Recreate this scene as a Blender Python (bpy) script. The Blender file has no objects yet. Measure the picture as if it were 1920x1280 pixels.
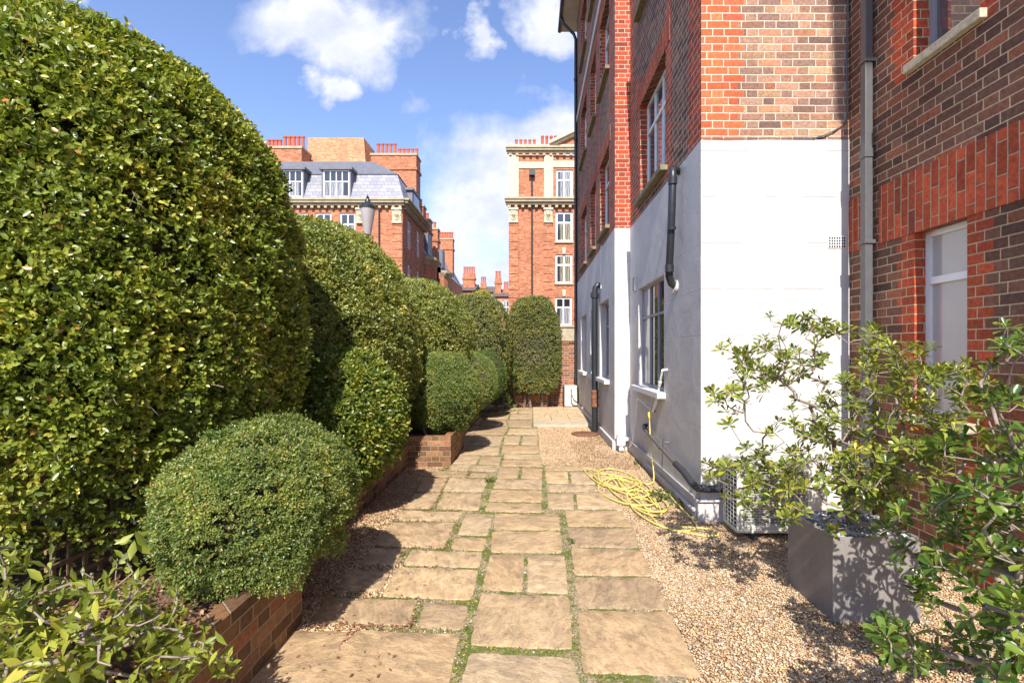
import bpy, math, random
import numpy as np
from mathutils import Vector, Matrix
random.seed(7); rng=np.random.default_rng(7)
S=bpy.context.scene; COL=S.collection
R=math.radians
F,VX,VY,EH=900.0,995.0,660.0,1.64      # focal length in px of the 1920 photo, vanishing point, eye height
def W3(px,py,Y): return ((px-VX)*Y/F, Y, EH+(VY-py)*Y/F)
def G2(px,py):
    Y=F*EH/(py-VY); return ((px-VX)*Y/F, Y)
# ------------------------------------------------------------------ materials
class NT:
    def __init__(s,tree): s.t=tree; s.n=tree.nodes; s.l=tree.links
    def node(s,ty,**k):
        n=s.n.new(ty)
        for a,b in k.items(): setattr(n,a,b)
        return n
    def put(s,sock,v):
        if isinstance(v,bpy.types.NodeSocket): s.l.new(v,sock)
        elif v is not None:
            if isinstance(v,(tuple,list)) and len(v)==3 and sock.type=='RGBA': v=(*v,1)
            sock.default_value=v
    def m(s,op,a,b=None,c=None,clamp=False):
        n=s.node('ShaderNodeMath',operation=op,use_clamp=clamp)
        for i,v in enumerate((a,b,c)):
            if v is not None: s.put(n.inputs[i],v)
        return n.outputs[0]
    def mix(s,f,a,b,bt='MIX'):
        n=s.node('ShaderNodeMix',data_type='RGBA',blend_type=bt)
        s.put(n.inputs[0],f); s.put(n.inputs[6],a); s.put(n.inputs[7],b); return n.outputs[2]
    def ramp(s,f,stops,interp='LINEAR'):
        n=s.node('ShaderNodeValToRGB'); cr=n.color_ramp; cr.interpolation=interp
        while len(cr.elements)<len(stops): cr.elements.new(.5)
        for e,(p,c) in zip(cr.elements,stops):
            e.position=p; e.color=(*c,1) if len(c)==3 else c
        s.put(n.inputs[0],f); return n.outputs[0]
    def mr(s,v,a,b,c=0,d=1):
        n=s.node('ShaderNodeMapRange'); 
        for i,x in enumerate((v,a,b,c,d)): s.put(n.inputs[i],x)
        return n.outputs[0]
    def noise(s,sc,det=3,rough=.55,vec=None,dist=0):
        n=s.node('ShaderNodeTexNoise'); n.inputs['Scale'].default_value=sc; n.inputs['Detail'].default_value=det
        n.inputs['Roughness'].default_value=rough; n.inputs['Distortion'].default_value=dist
        if vec is not None: s.put(n.inputs['Vector'],vec)
        return n.outputs['Fac']
    def pos(s): return s.node('ShaderNodeNewGeometry').outputs['Position']
    def sep(s,v):
        n=s.node('ShaderNodeSeparateXYZ'); s.put(n.inputs[0],v); return n.outputs
    def comb(s,x,y,z):
        n=s.node('ShaderNodeCombineXYZ')
        for i,v in enumerate((x,y,z)): s.put(n.inputs[i],v)
        return n.outputs[0]
    def bump(s,h,st=.5,d=.01,nrm=None):
        n=s.node('ShaderNodeBump'); n.inputs['Strength'].default_value=st; n.inputs['Distance'].default_value=d
        s.put(n.inputs['Height'],h)
        if nrm is not None: s.put(n.inputs['Normal'],nrm)
        return n.outputs[0]
def newmat(name):
    m=bpy.data.materials.new(name); m.use_nodes=True; t=NT(m.node_tree); t.n.clear()
    o=t.node('ShaderNodeOutputMaterial'); b=t.node('ShaderNodeBsdfPrincipled'); t.l.new(b.outputs[0],o.inputs[0])
    return m,t,b,o
def simple(name,col,rough=.6,metal=0,var=.12,sc=6,bump=.0,bsc=60,spec=.5,bd=.003):
    m,t,b,o=newmat(name); p=t.pos()
    n=t.noise(sc,4,.6,p); n2=t.noise(sc*9,3,.6,p)
    f=t.m('ADD',t.m('MULTIPLY',n,.65),t.m('MULTIPLY',n2,.35))
    lo=tuple(c*(1-var*1.6) for c in col); hi=tuple(min(1,c*(1+var*1.6)) for c in col)
    t.put(b.inputs['Base Color'],t.ramp(f,[(.3,lo),(.7,hi)]))
    t.put(b.inputs['Roughness'],t.mr(n2,.3,.7,max(.02,rough-.07),min(1,rough+.07)))
    b.inputs['Metallic'].default_value=metal; b.inputs['Specular IOR Level'].default_value=spec
    if bump: t.put(b.inputs['Normal'],t.bump(t.noise(bsc,3,.6,p),bump,bd))
    return m
BR_MIX=[(0,(.09,.05,.036)),(.2,(.12,.058,.045)),(.38,(.17,.07,.045)),(.55,(.19,.10,.07)),(.7,(.135,.075,.052)),(.83,(.26,.085,.045)),(.93,(.30,.15,.09)),(1,(.2,.12,.085))]
BR_RED=[(0,(.36,.055,.02)),(.4,(.45,.075,.027)),(.8,(.40,.065,.03)),(1,(.26,.05,.028))]
def brick(name,base=BR_MIX,red=BR_RED,zones=(),mortar=(.52,.44,.34),header=True,swap=False,bw=.225,bh=.075,mw=.005,bstr=.9,gain=1.0):
    m,t,b,o=newmat(name); p=t.pos(); x,y,z=t.sep(p)
    u=t.m('ADD',x,y); v=z
    if swap: u,v=v,u
    wob=t.noise(7,2,.5,p); u_=t.m('ADD',u,t.m('MULTIPLY',t.m('SUBTRACT',wob,.5),.012))
    wob2=t.noise(3,2,.5,t.comb(y,x,z)); v_=t.m('ADD',v,t.m('MULTIPLY',t.m('SUBTRACT',wob2,.5),.012))
    row=t.m('FLOOR',t.m('DIVIDE',v_,bh)); lv=t.m('MULTIPLY',t.m('FRACT',t.m('DIVIDE',v_,bh)),bh)
    par=t.m('FLOORED_MODULO',row,2.0)
    per=bw*1.5 if header else bw
    jit=t.node('ShaderNodeTexWhiteNoise',noise_dimensions='1D'); t.put(jit.inputs['W'],row)
    off=t.m('ADD',t.m('MULTIPLY',par,per/2),t.m('MULTIPLY',jit.outputs[0],.022))
    uu=t.m('DIVIDE',t.m('ADD',u_,off),per); cell=t.m('FLOOR',uu); lu=t.m('MULTIPLY',t.m('FRACT',uu),per)
    if header:
        ish=t.m('GREATER_THAN',lu,bw)
        ll=t.m('SUBTRACT',lu,t.m('MULTIPLY',ish,bw)); wd=t.m('SUBTRACT',bw,t.m('MULTIPLY',ish,bw/2))
        cid=t.m('ADD',t.m('MULTIPLY',cell,2.0),ish)
    else: ll=lu; wd=bw; cid=cell
    du=t.m('MINIMUM',ll,t.m('SUBTRACT',wd,ll)); dv=t.m('MINIMUM',lv,t.m('SUBTRACT',bh,lv))
    d=t.m('SUBTRACT',t.m('MINIMUM',du,dv),t.m('MULTIPLY',t.m('SUBTRACT',t.noise(60,2,.6,p),.5),.005))
    mort=t.mr(d,mw-.0012,mw+.0018,1,0)
    wn=t.node('ShaderNodeTexWhiteNoise',noise_dimensions='3D'); t.put(wn.inputs['Vector'],t.comb(cid,row,3.3))
    rv=wn.outputs['Value']; rc=t.sep(wn.outputs['Color'])
    col=t.ramp(rv,base)
    if zones:
        tot=None
        for (u0,u1,z0,z1) in zones:
            tooth=t.m('MULTIPLY',par,.056)
            a=t.m('MULTIPLY',t.m('GREATER_THAN',u_,t.m('SUBTRACT',u0,tooth)),t.m('LESS_THAN',u_,t.m('ADD',u1,tooth)))
            a=t.m('MULTIPLY',a,t.m('MULTIPLY',t.m('GREATER_THAN',v_,z0),t.m('LESS_THAN',v_,z1)))
            tot=a if tot is None else t.m('MAXIMUM',tot,a)
        col=t.mix(tot,col,t.ramp(rv,red))
    col=t.mix(1.0,col,t.ramp(rc[1],[(0,(.72,.72,.72)),(1,(1.25,1.25,1.25))]),'MULTIPLY')
    fn=t.noise(35,4,.65,p); big=t.noise(.9,4,.6,p)
    col=t.mix(1.0,col,t.ramp(fn,[(.3,(.66,.66,.66)),(.7,(1.3,1.3,1.3))]),'MULTIPLY')
    mc=t.mix(t.noise(12,3,.6,p),tuple(c*.8 for c in mortar),tuple(min(1,c*1.15) for c in mortar))
    col=t.mix(mort,col,mc)
    col=t.mix(1.0,col,t.ramp(big,[(.3,(.82*gain,.82*gain,.82*gain)),(.7,(1.1*gain,1.1*gain,1.1*gain))]),'MULTIPLY')
    t.put(b.inputs['Base Color'],col); b.inputs['Roughness'].default_value=.85; b.inputs['Specular IOR Level'].default_value=.3
    h=t.m('ADD',t.m('MULTIPLY',mort,-1.0),t.m('ADD',t.m('MULTIPLY',fn,.7),t.m('MULTIPLY',rc[0],.5)))
    t.put(b.inputs['Normal'],t.bump(h,bstr,.006))
    return m
def render_mat():
    m,t,b,o=newmat('white_masonry_paint'); p=t.pos(); x,y,z=t.sep(p); u=t.m('ADD',x,y)
    row=t.m('FLOOR',t.m('DIVIDE',z,.45)); lv=t.m('MULTIPLY',t.m('FRACT',t.m('DIVIDE',z,.45)),.45)
    par=t.m('FLOORED_MODULO',row,2.0); lu=t.m('MULTIPLY',t.m('FRACT',t.m('DIVIDE',t.m('ADD',u,t.m('MULTIPLY',par,.45)),.9)),.9)
    d=t.m('MINIMUM',t.m('MINIMUM',lv,t.m('SUBTRACT',.45,lv)),t.m('MINIMUM',lu,t.m('SUBTRACT',.9,lu)))
    br=t.m('GREATER_THAN',t.noise(2.2,2,.5,p),.47)
    gro=t.m('MULTIPLY',t.mr(d,.001,.006,1,0),br)
    n=t.noise(16,5,.62,p,1.2); n2=t.noise(3,4,.6,p,.8); n3=t.noise(1.2,4,.6,p)
    col=t.ramp(n2,[(.3,(.50,.475,.455)),(.7,(.60,.575,.55))])
    dirt=t.m('MULTIPLY',t.mr(z,.0,.45,1,0),t.mr(t.noise(9,4,.65,p),.42,.66))
    col=t.mix(t.m('MULTIPLY',dirt,.5),col,(.30,.24,.17)); col=t.mix(t.m('MULTIPLY',gro,.12),col,(.35,.32,.30))
    t.put(b.inputs['Base Color'],col); b.inputs['Roughness'].default_value=.7; b.inputs['Specular IOR Level'].default_value=.25
    h=t.m('ADD',t.m('MULTIPLY',gro,-.6),t.m('ADD',t.m('MULTIPLY',n,.55),t.m('MULTIPLY',n2,1.3)))
    t.put(b.inputs['Normal'],t.bump(h,.85,.008)); return m
def leafmat(name,stops,rough=.38,trans=.3,spec=.5):
    m,t,b,o=newmat(name)
    a=t.node('ShaderNodeAttribute',attribute_name='rnd'); f=a.outputs['Fac']
    col=t.ramp(f,stops)
    p=t.pos(); col=t.mix(1.0,col,t.ramp(t.noise(2.6,4,.65,p),[(.3,(.85,.98,.85)),(.52,(1.3,1.3,1.2)),(.72,(2.0,1.75,1.3))]),'MULTIPLY')
    t.put(b.inputs['Base Color'],col); b.inputs['Roughness'].default_value=rough; b.inputs['Specular IOR Level'].default_value=spec
    tr=t.node('ShaderNodeBsdfTranslucent'); t.put(tr.inputs[0],t.mix(1.0,col,(1.25,1.35,.6),'MULTIPLY'))
    mx=t.node('ShaderNodeMixShader'); mx.inputs[0].default_value=trans
    t.l.new(b.outputs[0],mx.inputs[1]); t.l.new(tr.outputs[0],mx.inputs[2]); t.l.new(mx.outputs[0],o.inputs[0]); return m
def gravel_mat():
    m,t,b,o=newmat('gravel'); p=t.pos()
    v=t.node('ShaderNodeTexVoronoi'); v.inputs['Scale'].default_value=85; t.put(v.inputs['Vector'],p)
    c=t.sep(v.outputs['Color'])
    col=t.ramp(c[0],[(0,(.26,.16,.09)),(.3,(.48,.34,.20)),(.6,(.60,.45,.28)),(.85,(.70,.58,.42)),(1,(.33,.26,.2))])
    col=t.mix(t.mr(t.noise(1.6,4,.6,p),.52,.7),col,(.17,.09,.05))
    t.put(b.inputs['Base Color'],col); b.inputs['Roughness'].default_value=.8
    t.put(b.inputs['Normal'],t.bump(t.m('SUBTRACT',1.0,v.outputs['Distance']),1,.012)); return m
def attrmat(name,stops,rough=.75,nz=30,bump=.4):
    m,t,b,o=newmat(name); p=t.pos(); f=t.node('ShaderNodeAttribute',attribute_name='rnd').outputs['Fac']
    col=t.mix(1.0,t.ramp(f,stops),t.ramp(t.noise(nz,3,.6,p),[(.3,(.8,.8,.8)),(.7,(1.18,1.18,1.18))]),'MULTIPLY')
    t.put(b.inputs['Base Color'],col); b.inputs['Roughness'].default_value=rough
    t.put(b.inputs['Normal'],t.bump(t.noise(nz*3,3,.6,p),bump,.002)); return m
def stone_mat():
    m,t,b,o=newmat('sandstone'); p=t.pos(); x,y,z=t.sep(p)
    f=t.node('ShaderNodeAttribute',attribute_name='rnd').outputs['Fac']
    ang=t.m('MULTIPLY',f,6.283); ca=t.m('COSINE',ang); sa=t.m('SINE',ang)
    u=t.m('ADD',t.m('MULTIPLY',x,ca),t.m('MULTIPLY',y,sa)); w=t.m('SUBTRACT',t.m('MULTIPLY',y,ca),t.m('MULTIPLY',x,sa))
    sv=t.comb(t.m('MULTIPLY',u,1.0),t.m('MULTIPLY',w,2.0),t.m('MULTIPLY',f,40.0))
    layer=t.noise(2.8,9,.72,sv,.35); fine=t.noise(55,4,.65,p); mid=t.noise(9,4,.6,sv,.6)
    terr=t.m('DIVIDE',t.m('FLOOR',t.m('MULTIPLY',layer,9.0)),9.0); ter=t.m('ADD',t.m('MULTIPLY',terr,.6),t.m('MULTIPLY',layer,.4))
    col=t.ramp(layer,[(.28,(.26,.195,.125)),(.42,(.39,.30,.20)),(.52,(.47,.365,.245)),(.6,(.38,.295,.195)),(.68,(.45,.345,.22)),(.80,(.30,.23,.155))])
    col=t.mix(1.0,col,t.ramp(t.m('FRACT',t.m('MULTIPLY',f,7.3)),[(0,(.80,.77,.76)),(.35,(1.0,.93,.84)),(.7,(.98,.99,1.0)),(1,(1.2,1.12,1.0))]),'MULTIPLY')
    col=t.mix(1.0,col,t.ramp(mid,[(.3,(.78,.78,.8)),(.7,(1.15,1.14,1.1))]),'MULTIPLY')
    col=t.mix(t.mr(t.noise(4.5,6,.75,p),.52,.68,0,.6),col,(.15,.115,.075))
    col=t.mix(t.mr(t.noise(26,3,.7,p),.64,.72,0,.5),col,(.50,.41,.30))
    col=t.mix(t.mr(t.noise(8,5,.8,p),.58,.63,0,.35),col,(.24,.19,.13)); col=t.mix(1.0,col,(1.03,.975,.90),'MULTIPLY')
    t.put(b.inputs['Base Color'],col); b.inputs['Roughness'].default_value=.8; b.inputs['Specular IOR Level'].default_value=.25
    n1=t.bump(ter,.9,.03); t.put(b.inputs['Normal'],t.bump(t.m('ADD',fine,t.m('MULTIPLY',mid,1.2)),.8,.006,n1)); return m
def moss_bed():
    m,t,b,o=newmat('mossy_joint'); p=t.pos()
    f=t.noise(5,4,.65,p); g=t.noise(70,3,.7,p)
    col=t.mix(t.mr(f,.44,.54),t.ramp(g,[(.3,(.10,.07,.04)),(.55,(.33,.26,.16)),(.75,(.5,.42,.3))]),t.ramp(g,[(.3,(.05,.065,.012)),(.7,(.17,.19,.035))]))
    t.put(b.inputs['Base Color'],col); b.inputs['Roughness'].default_value=.95; t.put(b.inputs['Normal'],t.bump(g,1,.01)); return m
def soil_mat():
    m,t,b,o=newmat('soil'); p=t.pos(); g=t.noise(30,6,.75,p); f=t.noise(2,3,.6,p)
    col=t.mix(t.mr(f,.4,.65),t.ramp(g,[(.3,(.05,.03,.018)),(.7,(.17,.105,.06))]),t.ramp(g,[(.3,(.12,.08,.05)),(.7,(.30,.20,.13))]))
    t.put(b.inputs['Base Color'],col); b.inputs['Roughness'].default_value=.95; t.put(b.inputs['Normal'],t.bump(g,1,.03)); return m
def glass(name,base,rough=.03,ior=1.9,var=.0,blinds=False,fold_shade=False):
    m,t,b,o=newmat(name); p=t.pos()
    c=base
    if fold_shade:
        x,y,z=t.sep(p); wv=t.m('SINE',t.m('MULTIPLY',t.m('ADD',t.m('ADD',x,y),t.m('MULTIPLY',t.noise(2.5,2,.5,p),.25)),38.0)); c=t.mix(t.mr(wv,-1,1,.0,1),tuple(q*.45 for q in base),base)  # shading of the curtain folds put into the colour as darker stripes
        c=t.mix(t.mr(t.noise(1.1,2,.5,t.comb(x,y,0.0)),.50,.54),c,(.03,.032,.035))
    if blinds:
        z=t.sep(p)[2]; c=t.mix(t.m('GREATER_THAN',t.m('FRACT',t.m('MULTIPLY',z,16.0)),.55),tuple(x*.3 for x in base),base)
    t.put(b.inputs['Base Color'],c); b.inputs['Roughness'].default_value=rough; b.inputs['IOR'].default_value=ior
    t.put(b.inputs['Normal'],t.bump(t.noise(1.3,1,.4,p),.04,.02)); return m
def slate_mat():
    m,t,b,o=newmat('roof_slate'); p=t.pos(); x,y,z=t.sep(p)
    bt=t.node('ShaderNodeTexBrick'); t.put(bt.inputs['Vector'],t.comb(t.m('ADD',x,y),z,0.0))
    bt.inputs['Scale'].default_value=1; bt.inputs['Brick Width'].default_value=.45; bt.inputs['Row Height'].default_value=.26; bt.inputs['Mortar Size'].default_value=.012
    t.put(bt.inputs['Color1'],(.20,.20,.235)); t.put(bt.inputs['Color2'],(.29,.285,.31)); t.put(bt.inputs['Mortar'],(.09,.09,.1))
    t.put(b.inputs['Base Color'],bt.outputs[0]); b.inputs['Roughness'].default_value=.5; return m
M={}
BR_SUNLIT=[(0,(.16,.095,.075)),(.15,(.21,.12,.09)),(.35,(.27,.135,.085)),(.5,(.31,.175,.115)),(.62,(.23,.14,.105)),(.75,(.36,.14,.075)),(.9,(.37,.22,.13)),(1,(.26,.16,.12))]  # brick palette brightened for the sunlit front, light put into the colour
BR_RED_SUNLIT=[(0,(.50,.09,.035)),(.5,(.62,.12,.045)),(1,(.48,.10,.05))]
M['brick']=brick('mixed_brick')
M['brick_front']=brick('mixed_brick_sunlit',base=BR_SUNLIT,red=BR_RED_SUNLIT,zones=[(1.667+4.69-.2,1.667+4.69+.36,0,99)],gain=1.25)
M['brick_near']=brick('mixed_brick_near',zones=[(1.667+4.0,1.667+4.69+.36,0,99),(1.667+5.70,1.667+5.90,3.7,5.9),(1.667+7.35,1.667+7.55,3.7,5.9),(1.667+7.85,1.667+8.3,0,99)])
M['brick_far']=brick('mixed_brick_far',zones=[(1.41+8.0,1.41+8.25,0,99)]+[(1.41+a,1.41+b,0,99) for a,b in ((8.45,8.6),(9.8,9.95),(10.2,10.35),(11.35,11.5),(11.9,12.05),(13.45,13.6))])
BR_R=[(0,(.075,.04,.03)),(.25,(.12,.055,.036)),(.5,(.15,.062,.038)),(.65,(.10,.055,.04)),(.8,(.17,.08,.048)),(.92,(.22,.07,.035)),(1,(.14,.07,.045))]
BR_REDR=[(0,(.28,.045,.018)),(.5,(.34,.06,.022)),(1,(.2,.045,.022))]  # reds toned down, shade of the right wall put into the colour
M['brick_right']=brick('mixed_brick_right',base=BR_R,red=BR_REDR,zones=[(3.11+3.86,3.11+4.02,1.0,2.62),(3.11+3.28,3.11+3.45,0,2.62),(3.11+3.88,3.11+4.10,3.9,6.0),(3.11+3.20,3.11+3.35,3.9,6.0)],mortar=(.42,.32,.2),gain=1.3,mw=.0042)
M['brick_red']=brick('red_brick',base=BR_RED,gain=1.05)
M['soldier']=brick('soldier_brick',base=[(0,(.40,.065,.024)),(.4,(.48,.085,.03)),(.85,(.42,.075,.03)),(1,(.25,.055,.03))],mortar=(.46,.36,.24),header=False,swap=True,bw=.225,bh=.075,gain=.9,mw=.0042)
BG=[(0,(.23,.085,.045)),(.35,(.33,.115,.055)),(.7,(.27,.12,.075)),(1,(.17,.09,.065))]
M['brick_garden']=brick('garden_brick',base=BG,mortar=(.5,.42,.32),gain=1.0)
M['brick_planter']=brick('planter_brick',base=[(0,(.10,.055,.03)),(.35,(.20,.10,.045)),(.6,(.27,.14,.07)),(.8,(.17,.08,.045)),(1,(.30,.12,.06))],mortar=(.36,.27,.17),bstr=1.2)
FAR=[(0,(.33,.11,.055)),(.5,(.42,.15,.07)),(1,(.50,.20,.10))]
M['brick_block']=brick('orange_brick',base=FAR,mortar=(.5,.27,.17),mw=.004,bstr=.3)
M['brick_pale']=brick('pale_orange_brick',base=[(0,(.5,.2,.09)),(1,(.62,.29,.15))],mortar=(.6,.36,.24),mw=.004,bstr=.3)
M['render']=render_mat()
M['white']=simple('white_gloss_paint',(.80,.79,.77),.45,var=.04,bump=.1,bsc=40)
M['grey_frame']=simple('grey_painted_frame',(.30,.30,.33),.45,var=.06)
M['dark_frame']=simple('weathered_frame',(.16,.15,.15),.5,var=.15)
M['stone']=simple('weathered_stone_sill',(.45,.40,.28),.85,var=.25,sc=25,bump=.6,bsc=90)
M['mossy']=simple('lichened_concrete',(.20,.17,.10),.9,var=.35,sc=14,bump=.6)
M['band']=simple('painted_band',(.55,.53,.5),.7,var=.08)
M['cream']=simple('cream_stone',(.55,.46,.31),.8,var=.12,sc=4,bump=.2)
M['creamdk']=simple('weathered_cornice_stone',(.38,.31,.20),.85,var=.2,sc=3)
M['black']=simple('black_iron_paint',(.022,.023,.026),.38,var=.2,sc=20,bump=.15)
M['rust']=simple('rusty_iron',(.17,.07,.035),.85,var=.3,sc=14,bump=.5)
M['pipegrey']=simple('grey_metal_pipe',(.095,.092,.095),.42,var=.1,sc=12)
M['pot']=simple('grey_zinc_planter',(.215,.195,.18),.62,var=.12,sc=5,bump=.12,bsc=25)
M['acwhite']=simple('ivory_painted_steel',(.60,.57,.49),.45,var=.05)
M['acdark']=simple('dark_fins_and_holes',(.035,.035,.037),.6,var=.2)
M['hose']=simple('yellow_rubber',(.60,.50,.13),.42,var=.08,sc=9)
M['hosey']=simple('yellow_plastic',(.85,.72,.06),.35,var=.03)
M['insul']=simple('black_foam_lagging',(.03,.03,.034),.75,var=.3,sc=18,bump=.5,bsc=30,bd=.008)
M['cable']=simple('cable_sheath',(.10,.10,.11),.5)
M['brass']=simple('brass',(.45,.33,.12),.35,metal=.9)
M['wood']=simple('trellis_wood',(.20,.13,.075),.85,var=.3,sc=12,bump=.4)
M['bark']=simple('bark',(.17,.125,.09),.9,var=.3,sc=18,bump=.8,bsc=50)
M['barkg']=simple('grey_brown_bark',(.24,.185,.15),.85,var=.25,sc=25,bump=.6,bsc=60)
M['coredark']=simple('dark_bush_core',(.055,.048,.026),.95,var=.5,sc=20,bump=1,bsc=40,bd=.03)  # dark fill colour for the shaded inside of hedges and balls
M['pot_red']=simple('terracotta_chimney_pot',(.45,.095,.04),.8,var=.12)
M['slate']=slate_mat(); M['lead']=simple('lead_sheet',(.13,.13,.15),.55,var=.15,sc=3)
M['gravel']=gravel_mat(); M['stonepath']=stone_mat(); M['moss']=moss_bed(); M['soil']=soil_mat()
M['asphalt']=simple('ground_earth',(.10,.085,.06),.95,var=.3,sc=2,bump=.5)
M['concrete']=simple('pale_concrete',(.42,.34,.24),.85,var=.18,sc=8,bump=.4,bsc=50)
M['paver']=simple('sandy_pavers',(.47,.34,.20),.85,var=.2,sc=6,bump=.4,bsc=40)
M['pebble']=attrmat('pebbles',[(0,(.16,.07,.03)),(.2,(.40,.23,.10)),(.45,(.52,.34,.17)),(.7,(.62,.45,.26)),(.88,(.70,.60,.45)),(1,(.22,.13,.08))],.65)
M['chips']=attrmat('slate_chippings',[(0,(.20,.20,.22)),(.6,(.42,.41,.42)),(1,(.6,.58,.57))],.6)
M['litter']=attrmat('dead_leaf',[(0,(.10,.04,.02)),(.5,(.22,.09,.04)),(1,(.36,.20,.10))],.7)
M['glass_dark']=glass('dark_window_glass',(.02,.022,.025)); M['glass_sky']=glass('reflective_window_glass',(.05,.06,.08),ior=2.3)
M['glass_pale']=glass('window_glass_over_pale_blind',(.46,.43,.41),ior=1.7,rough=.06)
M['glass_mirror']=glass('bright_reflecting_glass',(.10,.095,.095),ior=2.4)
M['glass_blind']=glass('window_glass_over_slat_blind',(.16,.15,.10),ior=2.0,blinds=True)
M['net']=glass('window_glass_over_net_curtain',(.30,.30,.31),ior=1.7,rough=.06,fold_shade=True)
M['drape']=glass('window_glass_over_drapes',(.30,.27,.19),ior=1.7,rough=.06,fold_shade=True)
M['lampglass']=simple('frosted_lamp_glass',(.34,.30,.29),.25,var=.04)
M['print']=simple('red_print',(.45,.08,.06),.6)
L1=[(0,(.038,.055,.010)),(.25,(.09,.125,.017)),(.6,(.185,.22,.032)),(.88,(.31,.30,.055)),(.965,(.37,.33,.06)),(.985,(.42,.27,.06)),(1,(.40,.13,.05))]
M['leaf_hedge']=leafmat('glossy_hedge_leaf',L1,.33,.28)
M['leaf_hedge_c']=leafmat('pale_olive_hedge_leaf',[(0,(.055,.07,.018)),(.3,(.12,.145,.03)),(.65,(.21,.225,.055)),(.9,(.30,.29,.08)),(.975,(.40,.33,.09)),(1,(.42,.22,.10))],.38,.28)
M['leaf_hedge_b']=leafmat('olive_hedge_leaf',[(0,(.06,.07,.02)),(.4,(.12,.14,.035)),(.8,(.18,.18,.055)),(.95,(.27,.22,.08)),(1,(.32,.16,.10))],.38,.25)
M['leaf_box']=leafmat('small_box_leaf',[(0,(.05,.08,.022)),(.4,(.11,.155,.04)),(.8,(.20,.23,.06)),(.94,(.28,.24,.06)),(1,(.36,.18,.07))],.38,.28)
M['leaf_dark']=leafmat('deep_green_leaf',[(0,(.03,.06,.014)),(.5,(.07,.115,.025)),(1,(.14,.18,.04))],.33,.28)
M['leaf_varieg']=leafmat('yellow_green_leaf',[(0,(.03,.055,.010)),(.45,(.085,.125,.02)),(.8,(.20,.215,.035)),(1,(.38,.32,.06))],.33,.3)
M['leaf_pitto']=leafmat('whorled_shrub_leaf',[(0,(.055,.085,.015)),(.4,(.14,.17,.03)),(.75,(.26,.27,.045)),(.92,(.38,.34,.06)),(1,(.50,.34,.04))],.32,.3)
M['leaf_pitto2']=leafmat('deep_whorled_leaf',[(0,(.03,.065,.013)),(.5,(.07,.12,.02)),(.85,(.16,.21,.035)),(1,(.34,.31,.06))],.28,.3)
M['leaf_laurel']=leafmat('long_shrub_leaf',[(0,(.07,.09,.015)),(.4,(.16,.19,.03)),(.8,(.28,.29,.05)),(1,(.42,.35,.08))],.38,.35)
M['leaf_yellow']=leafmat('yellow_tree_leaf',[(0,(.22,.22,.02)),(1,(.45,.38,.04))],.5,.4)
# ------------------------------------------------------------------ mesh helpers
class MB:
    def __init__(s): s.v=[]; s.f=[]; s.mi=[]; s.c=0
    def quad(s,*p):
        i=len(s.v); s.v+= [tuple(q) for q in p]; s.f.append(tuple(range(i,i+len(p)))); s.mi.append(s.c)
    def box(s,x0,x1,y0,y1,z0,z1):
        i=len(s.v); s.v+=[(x,y,z) for z in (z0,z1) for x,y in ((x0,y0),(x1,y0),(x1,y1),(x0,y1))]
        for q in ((0,3,2,1),(4,5,6,7),(0,1,5,4),(1,2,6,5),(2,3,7,6),(3,0,4,7)): s.f.append(tuple(i+k for k in q)); s.mi.append(s.c)
    def hexa(s,b,t):   # 4 bottom, 4 top points
        i=len(s.v); s.v+=[tuple(p) for p in b]+[tuple(p) for p in t]
        for q in ((0,3,2,1),(4,5,6,7),(0,1,5,4),(1,2,6,5),(2,3,7,6),(3,0,4,7)): s.f.append(tuple(i+k for k in q)); s.mi.append(s.c)
    def tube(s,pts,r,n=10,cap=True):
        pts=[Vector(p) for p in pts]; rr=r if isinstance(r,(list,tuple)) else [r]*len(pts)
        T=[]
        for k in range(len(pts)):
            a=pts[max(0,k-1)]; b=pts[min(len(pts)-1,k+1)]; T.append((b-a).normalized())
        up=Vector((0,0,1)) if abs(T[0].z)<.9 else Vector((1,0,0))
        nrm=T[0].cross(up).normalized(); i0=len(s.v)
        for k,p in enumerate(pts):
            nrm=(nrm-T[k]*nrm.dot(T[k])).normalized(); bn=T[k].cross(nrm)
            for j in range(n):
                a=2*math.pi*j/n; s.v.append(tuple(p+rr[k]*(nrm*math.cos(a)+bn*math.sin(a))))
        for k in range(len(pts)-1):
            for j in range(n):
                a=i0+k*n+j; b=i0+k*n+(j+1)%n; s.f.append((a,b,b+n,a+n)); s.mi.append(s.c)
        if cap:
            s.f.append(tuple(i0+j for j in range(n))[::-1]); s.mi.append(s.c)
            e=i0+(len(pts)-1)*n; s.f.append(tuple(e+j for j in range(n))); s.mi.append(s.c)
    def lathe(s,cx,cy,prof,n=20):
        s.tube([(cx,cy,z) for r,z in prof],[max(r,.001) for r,z in prof],n)
    def cyl(s,a,b,r,n=12): s.tube([a,b],r,n)
    def build(s,name,mats,parent=None,smooth=False,bevel=0,ang=40):
        if not isinstance(mats,(list,tuple)): mats=[mats]
        me=bpy.data.meshes.new(name); o=bpy.data.objects.new(name,me); COL.objects.link(o)
        off=(0,0,0)
        if parent is not None:
            o.parent=parent; off=WLOC.get(parent.name,(0,0,0))
        WLOC[o.name]=off
        me.from_pydata([(a-off[0],b-off[1],c-off[2]) for a,b,c in s.v],[],s.f)
        for m in mats: me.materials.append(m)
        me.polygons.foreach_set('material_index',s.mi)
        if smooth:
            me.shade_smooth(); me.set_sharp_from_angle(angle=R(ang))
        if bevel:
            b=o.modifiers.new('bevel','BEVEL'); b.width=bevel; b.segments=2; b.limit_method='ANGLE'; b.angle_limit=R(50)
        me.update(); return o
WLOC={}
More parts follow.
